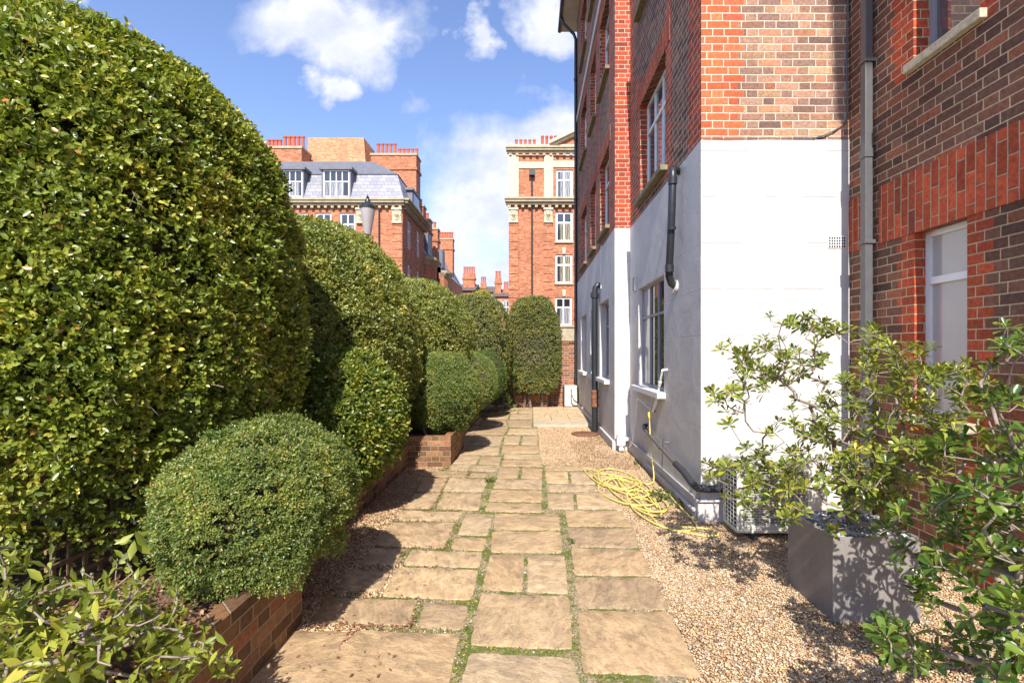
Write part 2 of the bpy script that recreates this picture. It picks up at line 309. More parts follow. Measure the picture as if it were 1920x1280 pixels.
def thing(name,label,cat,loc,group=None):
    o=bpy.data.objects.new(name,None); COL.objects.link(o); o.location=loc; o.empty_display_size=.1
    o['label']=label; o['category']=cat
    if group: o['group']=group
    WLOC[o.name]=tuple(loc); return o
def tag(o,label,cat,group=None,kind=None):
    o['label']=label; o['category']=cat
    if group: o['group']=group
    if kind: o['kind']=kind
    return o
def struct(o,label=None):
    o['kind']='structure'; 
    if label: o['label']=label
    return o
def fastmesh(name,V,Fc,mat,parent=None,rnd=None,smooth=True):
    me=bpy.data.meshes.new(name); o=bpy.data.objects.new(name,me); COL.objects.link(o)
    off=np.array((0,0,0.))
    if parent is not None: o.parent=parent; off=np.array(WLOC.get(parent.name,(0,0,0)),float)
    WLOC[o.name]=tuple(off)
    V=np.asarray(V,dtype=np.float64)-off; k=Fc.shape[1]
    me.vertices.add(len(V)); me.vertices.foreach_set('co',V.astype(np.float32).ravel())
    me.loops.add(Fc.size); me.loops.foreach_set('vertex_index',Fc.astype(np.int32).ravel())
    me.polygons.add(len(Fc)); me.polygons.foreach_set('loop_start',np.arange(0,Fc.size,k,dtype=np.int32))
    me.materials.append(mat)
    if rnd is not None:
        at=me.attributes.new('rnd','FLOAT','POINT'); at.data.foreach_set('value',np.asarray(rnd,dtype=np.float32))
    me.update(calc_edges=True)
    if smooth: me.shade_smooth()
    return o
def nrm(a): return a/np.maximum(np.linalg.norm(a,axis=-1,keepdims=True),1e-9)
# leaf outlines: (side, along, lift)
T_OVAL=(np.array([[0,0,0],[.24,.33,.07],[.22,.7,.06],[0,1,-.06],[-.22,.7,.06],[-.24,.33,.07],[0,.5,0]]),
        np.array([[0,1,6],[1,2,6],[2,3,6],[3,4,6],[4,5,6],[5,0,6]]))
T_SMALL=(np.array([[0,0,0],[.25,.5,.07],[0,1,-.03],[-.25,.5,.07]]),np.array([[0,1,2],[0,2,3]]))
T_OBOV=(np.array([[0,0,0],[.07,.3,.02],[.17,.65,.05],[.15,.88,.04],[0,1,-.05],[-.15,.88,.04],[-.17,.65,.05],[-.07,.3,.02],[0,.35,-.015],[0,.7,-.005]]),
        np.array([[0,1,8],[1,2,9],[1,9,8],[2,3,9],[3,4,9],[4,5,9],[5,6,9],[6,7,8],[6,8,9],[7,0,8]]))
T_LANCE=(np.array([[0,0,0],[.10,.25,.03],[.185,.55,.04],[.09,.82,.0],[0,1,-.10],[-.09,.82,.0],[-.185,.55,.04],[-.10,.25,.03],[0,.3,.0],[0,.7,-.02]]),
        np.array([[0,1,8],[1,2,9],[1,9,8],[2,3,9],[3,4,9],[4,5,9],[5,6,9],[6,7,8],[6,8,9],[7,0,8]]))
def leaves(name,P,A,N,Sz,tmpl,mat,parent,rnd=None):
    tv,tf=tmpl; n=len(P)
    A=nrm(A); Wd=nrm(np.cross(A,N)); N=np.cross(Wd,A)
    V=P[:,None,:]+Sz[:,None,None]*(tv[None,:,0,None]*Wd[:,None,:]+tv[None,:,1,None]*A[:,None,:]+tv[None,:,2,None]*N[:,None,:])
    Fc=(tf[None]+(np.arange(n)*len(tv))[:,None,None]).reshape(-1,3)
    if rnd is None: rnd=rng.random(n)
    return fastmesh(name,V.reshape(-1,3),Fc,mat,parent,np.repeat(rnd,len(tv)))
_ws=rng.normal(size=(10,3)); _wp=rng.random(10)*6.28
def wav(P,sc):
    s=0
    for i in range(10): s=s+np.sin(P@(_ws[i]*sc)+_wp[i])
    return s/10**.5*.7
def sprigs(name,C,Nn,k,size,slen,tmpl,mat,parent,spread=.6,upb=.35,mul=1.0,rb=None):
    n=len(C); ax=nrm(Nn+np.array([0,0,upb])+rng.normal(size=(n,3))*spread)
    t=np.cross(ax,rng.normal(size=(n,3))); t=nrm(t); b=np.cross(ax,t)
    P=[];A=[];N=[];Z=[];Rn=[]
    base=rng.random(n)
    for i in range(k):
        ph=i*2.4+rng.random(n)*.6; rad=t*np.cos(ph)[:,None]+b*np.sin(ph)[:,None]
        f=(i+.5)/k; P.append(C+ax*(slen*(f-.5))*(.7+.6*rng.random(n))[:,None]); d=nrm(rad*(1.0-.35*f)+ax*(.35+.5*f)+rng.normal(size=(n,3))*.2)
        A.append(d); N.append(nrm(ax-rad*.5+rng.normal(size=(n,3))*.25)); Z.append(size*(.6+.65*rng.random(n))*mul)
        r=np.clip(base*.45+rng.random(n)*.55+(.1*f),0,1)
        r=np.where(rng.random(n)<.012,.97+.03*rng.random(n),r*.965); Rn.append(r)
    return leaves(name,np.concatenate(P),np.concatenate(A),np.concatenate(N),np.concatenate(Z),tmpl,mat,parent,np.concatenate(Rn))
def se_points(n,c,ax,e,zmin,soft=.0,amp=.05,nsc=2.5,cam_bias=True,depth=.05,amp2=0.0,skirt=0.,gapk=.35):
    c=np.array(c); ax=np.array(ax); out=[];nn=[]; tot=0
    while tot<n:
        m=n*2; d=nrm(rng.normal(size=(m,3))); r=(np.abs(d)**e).sum(1)**(-1/e); u=d*r[:,None]
        g=nrm(np.sign(u)*np.abs(u)**(e-1)/ax)                      # surface normal
        # area weight so that density is even
        w=np.linalg.norm(u*ax,axis=1)**2/np.maximum(.15,(g*nrm(u*ax)).sum(1)); w=w/ w.max()
        p=c+u*ax
        keep=rng.random(m)<w
        if cam_bias:
            vis=((np.array([0,0,EH])-p)*g).sum(1)>-.25
            keep&=vis|(rng.random(m)<.3)
        if soft>0: keep&=rng.random(m)<np.clip((p[:,2]-zmin)/soft,0,1)**1.3
        else: keep&=p[:,2]>zmin
        p=p[keep];g=g[keep]
        dd=np.minimum(rng.exponential(depth,len(p)),.3)
        gap=wav(p+7.7,nsc*4.5); kp=(gap>-.5)|(rng.random(len(p))<gapk); p=p[kp]; g=g[kp]; dd=dd[kp]
        lowf=np.clip((c[2]-.25*ax[2]-p[:,2])/(.5*ax[2]),0,1)
        p=p+g*(amp*wav(p,nsc)+amp2*wav(p,nsc*3.5)+amp2*.8*wav(p,nsc*8)-dd+.01+np.where(rng.random(len(p))<.05,.05*rng.random(len(p)),0)*(amp2>.015)+lowf*skirt*(wav(p,11)-.2+.7*(rng.random(len(p))-.3)))[:,None]
        out.append(p);nn.append(g);tot+=len(p)
    return np.concatenate(out)[:n],np.concatenate(nn)[:n]
def core(c,ax,e,zmin,k,mat,parent,name='dark_core'):  # solid dark body standing in for the shade behind the leaves
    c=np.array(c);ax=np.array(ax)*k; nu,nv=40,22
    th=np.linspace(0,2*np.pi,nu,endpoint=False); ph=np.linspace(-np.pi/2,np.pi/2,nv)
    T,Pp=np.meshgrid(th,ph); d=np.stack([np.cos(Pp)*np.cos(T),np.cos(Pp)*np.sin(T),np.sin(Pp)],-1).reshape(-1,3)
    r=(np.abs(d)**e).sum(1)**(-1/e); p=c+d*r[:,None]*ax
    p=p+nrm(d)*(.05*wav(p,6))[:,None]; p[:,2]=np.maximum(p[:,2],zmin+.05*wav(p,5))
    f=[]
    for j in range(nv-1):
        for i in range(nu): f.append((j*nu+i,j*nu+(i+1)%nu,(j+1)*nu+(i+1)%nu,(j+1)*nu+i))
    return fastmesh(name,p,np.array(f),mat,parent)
def bush(name,label,cat,group,c,ax,e,zmin,n,k,size,slen,tmpl,mat,base,soft=0,amp=.05,nsc=2.5,corek=.86,corez=None,depth=.05,stems=3,twigs=0,amp2=0.,spread=.6,skirt=0.,gapk=.35):
    root=thing(name,label,cat,(c[0],c[1],base),group)
    C,Nn=se_points(n,c,ax,e,zmin,soft,amp,nsc,depth=depth,amp2=amp2,skirt=skirt,gapk=gapk)
    sprigs('foliage',C,Nn,k,size,slen,tmpl,mat,root,spread=spread)
    core(c,ax,e,zmin if corez is None else corez,corek,M['coredark'],root)
    for i in range(stems):
        mb=MB(); x=c[0]+random.uniform(-.35,.35)*ax[0]; y=c[1]+random.uniform(-.5,.5)*ax[1]; r=.012+.02*ax[2]
        pts=[(x,y,base)]; h=max(c[2]-base,.3)
        for q in range(1,6): pts.append((x+random.gauss(0,.03)*q,y+random.gauss(0,.03)*q,base+h*q/5))
        mb.tube(pts,[r*(1-.1*q) for q in range(6)],8); mb.build('stem',M['bark'],root,smooth=True)
    if twigs:
        mb=MB(); idx=rng.choice(len(C),twigs,replace=False)
        for i in idx:
            p=C[i]; d=nrm(Nn[i]*.7+rng.normal(size=3)*.6+np.array([0,0,.3])); L=random.uniform(.08,.22)
            q0=p-d*L*.7; q1=p+d*L*.3+rng.normal(size=3)*.015
            mb.tube([tuple(q0),tuple((q0+q1)/2+rng.normal(size=3)*.01),tuple(q1)],[.003,.0022,.001],4,False)
        mb.build('twigs',M['barkg'],root,smooth=True)['kind']='stuff'
    return root
# ------------------------------------------------------------------ walls and windows
def mapper(face,c):
    if face=='-X': return lambda a,d,z:(c+d,a,z)
    if face=='+X': return lambda a,d,z:(c-d,a,z)
    if face=='-Y': return lambda a,d,z:(a,c+d,z)
    return lambda a,d,z:(a,c-d,z)
def panel(mb,face,c,a0,a1,z0,z1,opens=(),t=.25):
    Q=mapper(face,c)
    A=sorted(set([a0,a1]+[v for o in opens for v in o[:2] if a0<v<a1])); Z=sorted(set([z0,z1]+[v for o in opens for v in o[2:4] if z0<v<z1]))
    for i in range(len(A)-1):
        for j in range(len(Z)-1):
            am=(A[i]+A[i+1])/2; zm=(Z[j]+Z[j+1])/2
            if any(o[0]<am<o[1] and o[2]<zm<o[3] for o in opens): continue
            for d in (0,t): mb.quad(Q(A[i],d,Z[j]),Q(A[i+1],d,Z[j]),Q(A[i+1],d,Z[j+1]),Q(A[i],d,Z[j+1]))
    for o in opens:
        b0,b1,y0,y1=o[:4]
        if b1<=a0 or b0>=a1 or y1<=z0 or y0>=z1: continue
        y0=max(y0,z0); y1=min(y1,z1)
        mb.quad(Q(b0,0,y0),Q(b0,t,y0),Q(b0,t,y1),Q(b0,0,y1)); mb.quad(Q(b1,0,y0),Q(b1,t,y0),Q(b1,t,y1),Q(b1,0,y1))
        if y1==o[3]: mb.quad(Q(b0,0,y1),Q(b1,0,y1),Q(b1,t,y1),Q(b0,t,y1))
        if y0==o[2]: mb.quad(Q(b0,0,y0),Q(b1,0,y0),Q(b1,t,y0),Q(b0,t,y0))
def mbox(mb,Q,a0,a1,d0,d1,z0,z1):
    mb.hexa([Q(a0,d0,z0),Q(a1,d0,z0),Q(a1,d1,z0),Q(a0,d1,z0)],[Q(a0,d0,z1),Q(a1,d0,z1),Q(a1,d1,z1),Q(a0,d1,z1)])
def window(root,face,c,a0,a1,z0,z1,sb=.1,cols=(.5,),rows=(.7,),fw=.045,fm='white',pm='glass_dark',sill=None,label=None,bars=.03,panes=None,sillm='stone'):
    Q=mapper(face,c); mb=MB(); th=.035
    mbox(mb,Q,a0,a0+fw,sb,sb+th,z0,z1); mbox(mb,Q,a1-fw,a1,sb,sb+th,z0,z1)
    mbox(mb,Q,a0+fw,a1-fw,sb,sb+th,z0,z0+fw); mbox(mb,Q,a0+fw,a1-fw,sb,sb+th,z1-fw,z1)
    ia0,ia1,iz0,iz1=a0+fw,a1-fw,z0+fw,z1-fw
    for f in rows:
        z=iz0+(iz1-iz0)*f; mbox(mb,Q,ia0,ia1,sb-.006,sb+th-.004,z-bars,z+bars)
    for f in cols:
        a=ia0+(ia1-ia0)*f; mbox(mb,Q,a-bars*.8,a+bars*.8,sb-.002,sb+th-.007,iz0,iz1)
    w=mb.build('window',M[fm],root)
    if label: w['label']=label
    As=[ia0]+[ia0+(ia1-ia0)*f for f in cols]+[ia1]; Zs=[iz0]+[iz0+(iz1-iz0)*f for f in rows]+[iz1]
    if panes is None: panes={}
    groups={}
    for i in range(len(As)-1):
        for j in range(len(Zs)-1):
            groups.setdefault(panes.get((i,j),pm),[]).append((As[i],As[i+1],Zs[j],Zs[j+1]))
    for pmn,rs in groups.items():
        pb=MB()
        for (x0,x1,y0,y1) in rs: mbox(pb,Q,x0+.0005,x1-.0005,sb+.022,sb+.03,y0+.0005,y1-.0005)
        pb.build('pane',M[pmn],w)
    if sill:
        sbm=MB(); ov,sd,sh=sill; mbox(sbm,Q,a0-ov,a1+ov,-sd,sb+.02,z0-sh,z0-.002); sbm.build('sill',M[sillm],w,bevel=.006)
    return w
# ================================================================== GROUND
def grid_sheet(name,x0,x1,y0,y1,z,nx,ny,mat,amp=0,sc=3):
    X,Y=np.meshgrid(np.linspace(x0,x1,nx),np.linspace(y0,y1,ny)); P=np.stack([X,Y,np.zeros_like(X)+z],-1).reshape(-1,3)
    if amp: P[:,2]+=amp*wav(P,sc)
    i=np.arange(nx-1);j=np.arange(ny-1); I,J=np.meshgrid(i,j); a=(J*nx+I).ravel()
    return fastmesh(name,P,np.stack([a,a+1,a+nx+1,a+nx],-1),mat)
struct(grid_sheet('ground',-400,400,-60,700,-.06,3,3,M['asphalt']))
struct(grid_sheet('gravel',-1.76,3.2,-2,14.72,0,60,160,M['gravel'],.006,5))
Z2=lambda zx,zy:(440+zx/2.1818,740+zy/2.1818)
FL=[((1400,888),(1780,895),(1915,1165),(1425,1148)),((1388,752),(1725,755),(1782,888),(1402,880)),((1375,632),(1660,640),(1718,748),(1390,745)),
((1360,550),(1635,552),(1655,632),(1372,628)),((1350,475),(1580,478),(1630,545),(1360,543)),((1278,406),(1385,406),(1392,472),(1280,472)),((1396,404),(1540,402),(1590,474),(1402,472)),((1275,371),(1483,374),(1510,400),(1276,402)),
((1270,317),(1362,318),(1368,368),(1275,366)),((1372,318),(1462,319),(1478,371),(1378,369)),((1268,292),(1450,294),(1458,314),(1270,314)),
((960,1060),(1385,1082),(1440,1290),(890,1290)),((1005,820),(1370,830),(1385,1052),(960,1035)),((1045,660),(1183,661),(1180,815),(1008,805)),((1198,661),(1350,660),(1368,823),(1195,815)),
((1052,562),(1335,563),(1342,654),(1046,650)),((1065,490),(1325,494),(1335,559),(1058,558)),((1035,445),(1255,450),(1260,487),(1020,482)),((1050,392),(1258,395),(1258,444),(1037,440)),
((1070,349),(1255,350),(1258,390),(1055,387)),((1085,297),(1165,298),(1160,345),(1070,344)),((1175,302),(1260,304),(1258,347),(1170,346)),((1098,268),(1256,271),(1262,299),(1088,294)),
((1102,245),(1250,246),(1256,268),(1100,264)),((1097,211),(1240,211),(1246,242),(1090,242)),((1105,168),(1170,168),(1163,207),(1098,207)),((1180,168),(1240,168),(1240,208),(1172,207)),((1125,139),(1240,140),(1240,165),(1113,164)),
((500,970),(925,985),(860,1290),(210,1290)),((215,972),(470,975),(330,1210),(-40,1210)),((375,838),(748,845),(710,950),(300,940)),((775,855),(958,868),(940,970),(745,960)),
((660,712),(1000,722),(968,848),(600,832)),((460,722),(640,728),(600,808),(420,802)),((720,640),(1018,652),(1000,715),(682,702)),((560,632),(685,638),(660,705),(500,698)),
((900,588),(1032,590),(1020,645),(880,638)),((945,490),(1058,492),(1035,583),(908,579)),((638,527),(905,526),(855,635),(560,622)),((680,478),(935,485),(907,522),(657,520)),
((855,405),(1012,405),(1000,478),(822,472)),((735,405),(845,405),(800,472),(690,470)),((880,343),(1040,349),(1015,402),(848,401)),((770,340),(872,342),(843,401),(740,400)),
((970,320),(1060,320),(1050,343),(955,342)),((790,313),(958,318),(945,342),(765,336)),((885,287),(1090,294),(1065,318),(875,312)),((1015,252),(1090,255),(1085,291),(995,288)),((925,250),(1005,252),(987,288),(890,285)),
((955,212),(1085,215),(1080,250),(930,249)),((975,166),(1100,170),(1085,211),(957,209)),((1000,130),(1121,132),(1103,166),(985,162)),((1010,102),(1108,103),(1117,129),(1000,128)),((1112,103),(1218,104),(1215,136),(1122,134)),
((1035,80),(1125,80),(1118,100),(1020,100)),((1130,80),(1218,80),(1218,101),(1124,101)),((1048,62),(1160,62),(1155,78),(1035,78)),((1164,62),(1219,62),(1219,78),(1160,78)),((1040,48),(1219,49),(1219,60),(1040,60))]
def flags():
    V=[];Fs=[];Rn=[]
    for q in FL:
        c=[np.array(G2(*Z2(*p))) for p in q]; cen=sum(c)/4; r=random.random()
        tz=[.016+random.uniform(-.003,.003) for _ in range(4)]
        ring=[]; 
        for k in range(4):
            a,b=c[k],c[(k+1)%4]; za,zb=tz[k],tz[(k+1)%4]; L=np.linalg.norm(b-a); n=max(3,int(L/.045)); t=(b-a)/L; o=np.array((t[1],-t[0])); ph=random.random()*6
            for i in range(n):
                f=i/n; amp=.0 if i==0 else .0035
                j=amp*(math.sin(f*L*38+ph)+random.uniform(-1,1)); p=a+(b-a)*f+o*j
                if i==0: p=p+(cen-p)*(.012/max(.2,np.linalg.norm(cen-p)))
                ring.append((p,za+(zb-za)*f))
        i0=len(V); m=len(ring)
        V.append((*cen,sum(tz)/4+.001)); 
        for lvl in range(4):
            for p,z in ring:
                d=p-cen; L=np.linalg.norm(d); 
                if lvl==0: pp=cen+d*.5; zz=z+.0005*random.uniform(-1,1)
                elif lvl==1: pp=cen+d*(1-.010/L); zz=z
                elif lvl==2: pp=cen+d*(1-.002/L); zz=z-.005
                else: pp=p; zz=-.03
                V.append((pp[0],pp[1],zz))
        for i in range(m):
            j=(i+1)%m; Fs.append((i0,i0+1+i,i0+1+j,i0+1+j))
            for l in range(3):
                a=i0+1+l*m; Fs.append((a+i,a+m+i,a+m+j,a+j))
        Rn+= [r]*(1+4*m)
    me=bpy.data.meshes.new('stone_path'); o=bpy.data.objects.new('stone_path',me); COL.objects.link(o)
    me.from_pydata([tuple(v) for v in V],[],[f if f[2]!=f[3] else f[:3] for f in Fs]); me.materials.append(M['stonepath'])
    at=me.attributes.new('rnd','FLOAT','POINT'); at.data.foreach_set('value',Rn)
    me.shade_smooth(); me.set_sharp_from_angle(angle=R(35)); return o
struct(flags())
# joint bed: outline of the whole paved area, slightly above the gravel sheet
def inpoly(P,poly):
    x,y=P[:,0],P[:,1]; c=np.zeros(len(P),bool); n=len(poly); j=n-1
    for i in range(n):
        xi,yi=poly[i];xj,yj=poly[j]
        c^=((yi>y)!=(yj>y))&(x<(xj-xi)*(y-yi)/((yj-yi) if yj!=yi else 1e-9)+xi); j=i
    return c
JB=[G2(*Z2(*p)) for p in ((560,972),(505,950),(380,835),(620,830),(690,700),(570,625),(640,525),(690,470),(770,340),(890,290),(960,212),(1050,62),(1222,60),(1240,140),(1246,240),(1262,290),(1440,292),(1500,400),(1560,470),(1620,552),(1700,742),(1800,960),(1850,1185),(1860,1290),(350,1290))]
mb=MB(); mb.quad(*[(x,y,.011) for x,y in JB]); struct(mb.build('path_bedding',M['moss']))
FQ=[np.array([G2(*Z2(*p)) for p in q]) for q in FL]
def onflag(P):
    r=np.zeros(len(P),bool)
    for q in FQ: r|=inpoly(P,q)
    return r
# ---- pebbles
def pebbles(name,n,xf,y0,y1,size,z=0.004,mat='pebble'):
    Y=y0+(y1-y0)*rng.random(n*4)**1.6; lo,hi=xf(Y); X=lo+(hi-lo)*rng.random(n*4); P=np.stack([X,Y],-1)
    P=P[~onflag(P)]; P=P[~(inpoly(P,JB)&(rng.random(len(P))<.86))][:n]; n=len(P)
    t=(1+5**.5)/2; iv=nrm(np.array([[0,0,1],[.9,0,.2],[.28,.86,.1],[-.73,.53,.2],[-.73,-.53,.1],[.28,-.86,.2],[0,0,-1]],float))
    tf=np.array([[0,1,2],[0,2,3],[0,3,4],[0,4,5],[0,5,1],[6,2,1],[6,3,2],[6,4,3],[6,5,4],[6,1,5]])
    s=size*(.5+rng.random(n)**1.5); a=rng.random(n)*6.28; ax=s*(.8+.5*rng.random(n)); ay=s*(.6+.4*rng.random(n)); az=s*(.4+.35*rng.random(n))
    L=iv[None]*np.stack([ax,ay,az],-1)[:,None,:]; ti=rng.normal(size=n)*.35
    x=L[...,0]*np.cos(a)[:,None]-L[...,1]*np.sin(a)[:,None]; y=L[...,0]*np.sin(a)[:,None]+L[...,1]*np.cos(a)[:,None]; zz=L[...,2]+x*ti[:,None]
    V=np.stack([x+P[:,0:1],y+P[:,1:2],zz+z+rng.random(n)[:,None]*.006],-1).reshape(-1,3)
    F_=(tf[None]+(np.arange(n)*7)[:,None,None]).reshape(-1,3)
    o=fastmesh(name,V,F_,M[mat],None,np.repeat(rng.random(n),7),True); return o
def right_x(Y): return (-.05-.0*Y, np.where(Y<4.6,3.08,np.where(Y<8.0,1.62,1.36))+0*Y)
o=pebbles('pebbles',110000,right_x,1.7,10.4,.0072); tag(o,'pale golden pebbles spread over the gravel strip beside the building','pebbles',kind='stuff')
o=pebbles('pebbles',26000,lambda Y:(np.where(Y<2.95,-1.36,-1.73),-.35+0*Y),2.3,6.8,.0075); tag(o,'shaded brown pebbles between the raised bed wall and the paving','pebbles',kind='stuff')
# litter flakes
def litter(n,xf,y0,y1,size,cl=None):
    Y=y0+(y1-y0)*rng.random(n)**1.3; lo,hi=xf(Y); X=lo+(hi-lo)*rng.random(n)
    P=np.stack([X,Y,np.full(n,.016)],-1)
    if cl is not None: P=P[wav(P,cl)>.12]
    P=P[~onflag(P[:,:2])|(rng.random(len(P))<.03)]; n=len(P); A=rng.normal(size=(n,3)); A[:,2]*=.25; N=rng.normal(size=(n,3))*.4+np.array([0,0,1])
    P[:,2]+=.006*rng.random(n)+np.where(onflag(P[:,:2]),.006,0)
    return leaves('leaf_litter',P,A,N,size*(.6+.8*rng.random(n)),T_SMALL,M['litter'],None)
tag(litter(9000,lambda Y:(np.where(Y<2.95,-1.36,-1.73),-.7+0*Y),2.2,6.8,.022),'dry brown leaf bits along the foot of the raised bed','leaf litter',kind='stuff')
tag(litter(11000,lambda Y:(.7+0*Y,right_x(Y)[1]),2.2,9.8,.020,2.2),'russet leaf bits scattered over the gravel near the building','leaf litter',kind='stuff')
# moss tufts in the joints
def moss():
    n=150000; Y=2.0+11*rng.random(n)**2; X=-1.3+2.9*rng.random(n); P=np.stack([X,Y,np.zeros(n)+.010],-1)
    P=P[inpoly(P[:,:2],JB)]; P=P[~onflag(P[:,:2])]; P=P[(wav(P,3.5)>-.3)]
    n=len(P); A=rng.normal(size=(n,3))*.8+np.array([0,0,.7]); N=rng.normal(size=(n,3))
    return leaves('moss',P,A,N,.008+.011*rng.random(n),T_SMALL,mosm,None)
mosm=leafmat('moss_green',[(0,(.075,.08,.016)),(.6,(.16,.16,.034)),(1,(.28,.25,.07))],.7,.3)
tag(moss(),'green moss filling the joints between paving flags','moss',kind='stuff')
# ---- soil of the raised bed
mb=MB(); 
for x1,y0,y1 in ((-1.44,.4,2.85),(-1.81,2.85,6.93),(-1.20,6.93,8.14),(-1.81,8.14,9.46),(-1.36,9.46,12.24),(-1.81,12.24,14.6)):
    nx,ny=14,max(4,int((y1-y0)/.12))
    for i in range(nx):
        for j in range(ny):
            xs=[-4.5+(x1+4.5)*(i/nx)**.6,-4.5+(x1+4.5)*((i+1)/nx)**.6]; ys=[y0+(y1-y0)*j/ny,y0+(y1-y0)*(j+1)/ny]
            h=lambda x,y:(x,y,.34+.03*math.sin(x*5.1+y*3)*math.cos(y*4.3-x*2)+.015*math.sin(x*17+y*13))
            mb.quad(h(xs[0],ys[0]),h(xs[1],ys[0]),h(xs[1],ys[1]),h(xs[0],ys[1]))
struct(mb.build('soil',M['soil']))
o=litter(5000,lambda Y:(-2.4+0*Y,-1.42+0*Y),1.2,3,.03); o.location.z=.36; tag(o,'dry leaf bits and husks lying on the soil of the raised bed','leaf litter',kind='stuff')
# ---- raised bed wall
def bedwall():
    pts=[(-1.386,-.5),(-1.386,2.91),(-1.75,2.91),(-1.75,6.87),(-1.145,6.87),(-1.145,8.2),(-1.75,8.2),(-1.75,9.4),(-1.3,9.4),(-1.3,12.3),(-1.75,12.3),(-1.75,14.2)]
    t=.105; N=[]
    for a,b in zip(pts[:-1],pts[1:]):
        d=Vector((b[0]-a[0],b[1]-a[1])).normalized(); N.append(Vector((-d.y,d.x)))   # inward = left
    inn=[]
    for i,p in enumerate(pts):
        o=N[0] if i==0 else N[-1] if i==len(pts)-1 else N[i-1]+N[i]
        inn.append((p[0]+o[0]*t,p[1]+o[1]*t))
    mb=MB()
    for i in range(len(pts)-1):
        a,b,c,d=pts[i],pts[i+1],inn[i+1],inn[i]; z=.435
        mb.quad((*a,-.02),(*b,-.02),(*b,z),(*a,z)); mb.quad((*a,z),(*b,z),(*c,z),(*d,z)); mb.quad((*d,z),(*c,z),(*c,.1),(*d,.1))
    o=mb.build('raised_bed_wall',M['brick_planter'])
    return tag(o,'low weathered brick retaining wall stepping in and out along the clipped bushes','wall')
bedwall()
# ---- trellis
tr=thing('trellis_fence','dark wooden square trellis fence behind the tall clipped hedges','fence',(-2.35,1.0,.3))
for y in np.arange(3.4,14.3,1.8):
    mb=MB(); mb.box(-2.39,-2.31,y-.04,y+.04,.2,2.0); mb.build('post',M['wood'],tr)
mb=MB()
for y in np.arange(2.34,14.2,.085): mb.box(-2.345,-2.333,y,y+.02,.46,1.92)
for z in np.arange(.5,1.92,.085): mb.box(-2.332,-2.32,2.3,14.2,z,z+.02)
mb.build('lattice',M['wood'],tr)
mb=MB(); mb.box(-2.36,-2.33,2.3,14.2,.2,.44); mb.build('gravel_board',M['wood'],tr)
# ================================================================== HEDGES
HG='tall clipped hedge domes along the trellis'
bush('clipped_hedge','huge glossy green hedge dome nearest the camera, filling the upper left','hedge',HG,(-3.02,3.24,1.93),(1.25,1.36,1.75),2.5,.45,42000,6,.034,.065,T_OVAL,M['leaf_hedge'],.3,soft=1.0,amp=.045,nsc=1.8,corek=.84,corez=1.15,depth=.07,stems=5,twigs=900,amp2=.04,spread=.75)
bush('clipped_hedge','broad olive green hedge dome just beyond the largest one, in front of the lamp','hedge',HG,(-2.8,6.5,1.65),(1.22,2.06,1.68),2.15,.85,28000,6,.034,.06,T_OVAL,M['leaf_hedge_c'],.3,soft=.6,amp=.04,nsc=1.8,corek=.84,corez=1.25,depth=.06,stems=4,twigs=300,amp2=.03,spread=.75)
bush('clipped_hedge','mid green hedge dome third along the trellis, below the stepped chimney stacks','hedge',HG,(-2.3,9.6,1.68),(1.12,1.8,1.36),2.3,.8,17000,5,.036,.06,T_OVAL,M['leaf_hedge_c'],.3,soft=.4,amp=.04,nsc=2,corek=.86,depth=.05,stems=3,twigs=100,amp2=.03,spread=.75)
bush('clipped_hedge','brownish olive hedge dome left of the end dome, beneath the yellow tree','hedge',HG,(-1.55,13.2,1.6),(1.0,.95,1.6),2.8,.5,11000,5,.038,.06,T_OVAL,M['leaf_hedge_b'],.3,soft=.3,amp=.035,nsc=2.5,corek=.86,depth=.05,stems=2,amp2=.03)
bush('clipped_hedge','rounded brown-flecked hedge dome at the end, beside the brick garden wall','hedge',HG,(.08,14.0,1.7),(.80,.5,1.55),2.7,.42,14000,5,.036,.06,T_OVAL,M['leaf_hedge_b'],.0,soft=.35,amp=.035,nsc=2.8,corek=.84,depth=.05,stems=3,amp2=.03)
BGp='clipped evergreen balls overhanging the raised bed wall'
bush('clipped_ball','large dense small-leaved ball nearest the camera, overhanging the low brick wall','clipped bush',BGp,(-1.60,2.87,.78),(.49,.60,.45),2.0,.36,34000,5,.017,.024,T_SMALL,M['leaf_box'],.34,amp=.018,nsc=5,corek=.87,depth=.024,stems=3,amp2=.022,twigs=0,skirt=.12,gapk=.12)
bush('clipped_ball','loose dark bush with larger yellow-green leaves between two small-leaved balls','clipped bush',BGp,(-1.94,4.75,.98),(.65,.66,.68),2.1,.30,10500,5,.042,.055,T_OVAL,M['leaf_varieg'],.34,amp=.03,nsc=3,corek=.86,depth=.04,stems=3,amp2=.02,skirt=.06)
bush('clipped_ball','grey-green ball over the brick corner in the middle of the path edge','clipped bush',BGp,(-1.40,7.55,1.02),(.60,.66,.62),1.95,.40,19000,5,.022,.032,T_SMALL,M['leaf_box'],.34,amp=.02,nsc=4,corek=.88,depth=.025,stems=2,amp2=.018,skirt=.1)
bush('clipped_ball','yellow-topped ball mostly hidden behind the ball on the brick corner','clipped bush',BGp,(-1.24,9.7,1.05),(.56,.5,.60),2.1,.40,8000,4,.022,.03,T_SMALL,M['leaf_box'],.34,amp=.015,nsc=4,corek=.9,depth=.02,stems=2)
bush('clipped_ball','smooth mid green ball farthest along the path','clipped bush',BGp,(-1.15,11.7,1.03),(.54,.5,.63),2.1,.36,9000,4,.022,.03,T_SMALL,M['leaf_dark'],.34,amp=.012,nsc=4,corek=.9,depth=.018,stems=2)
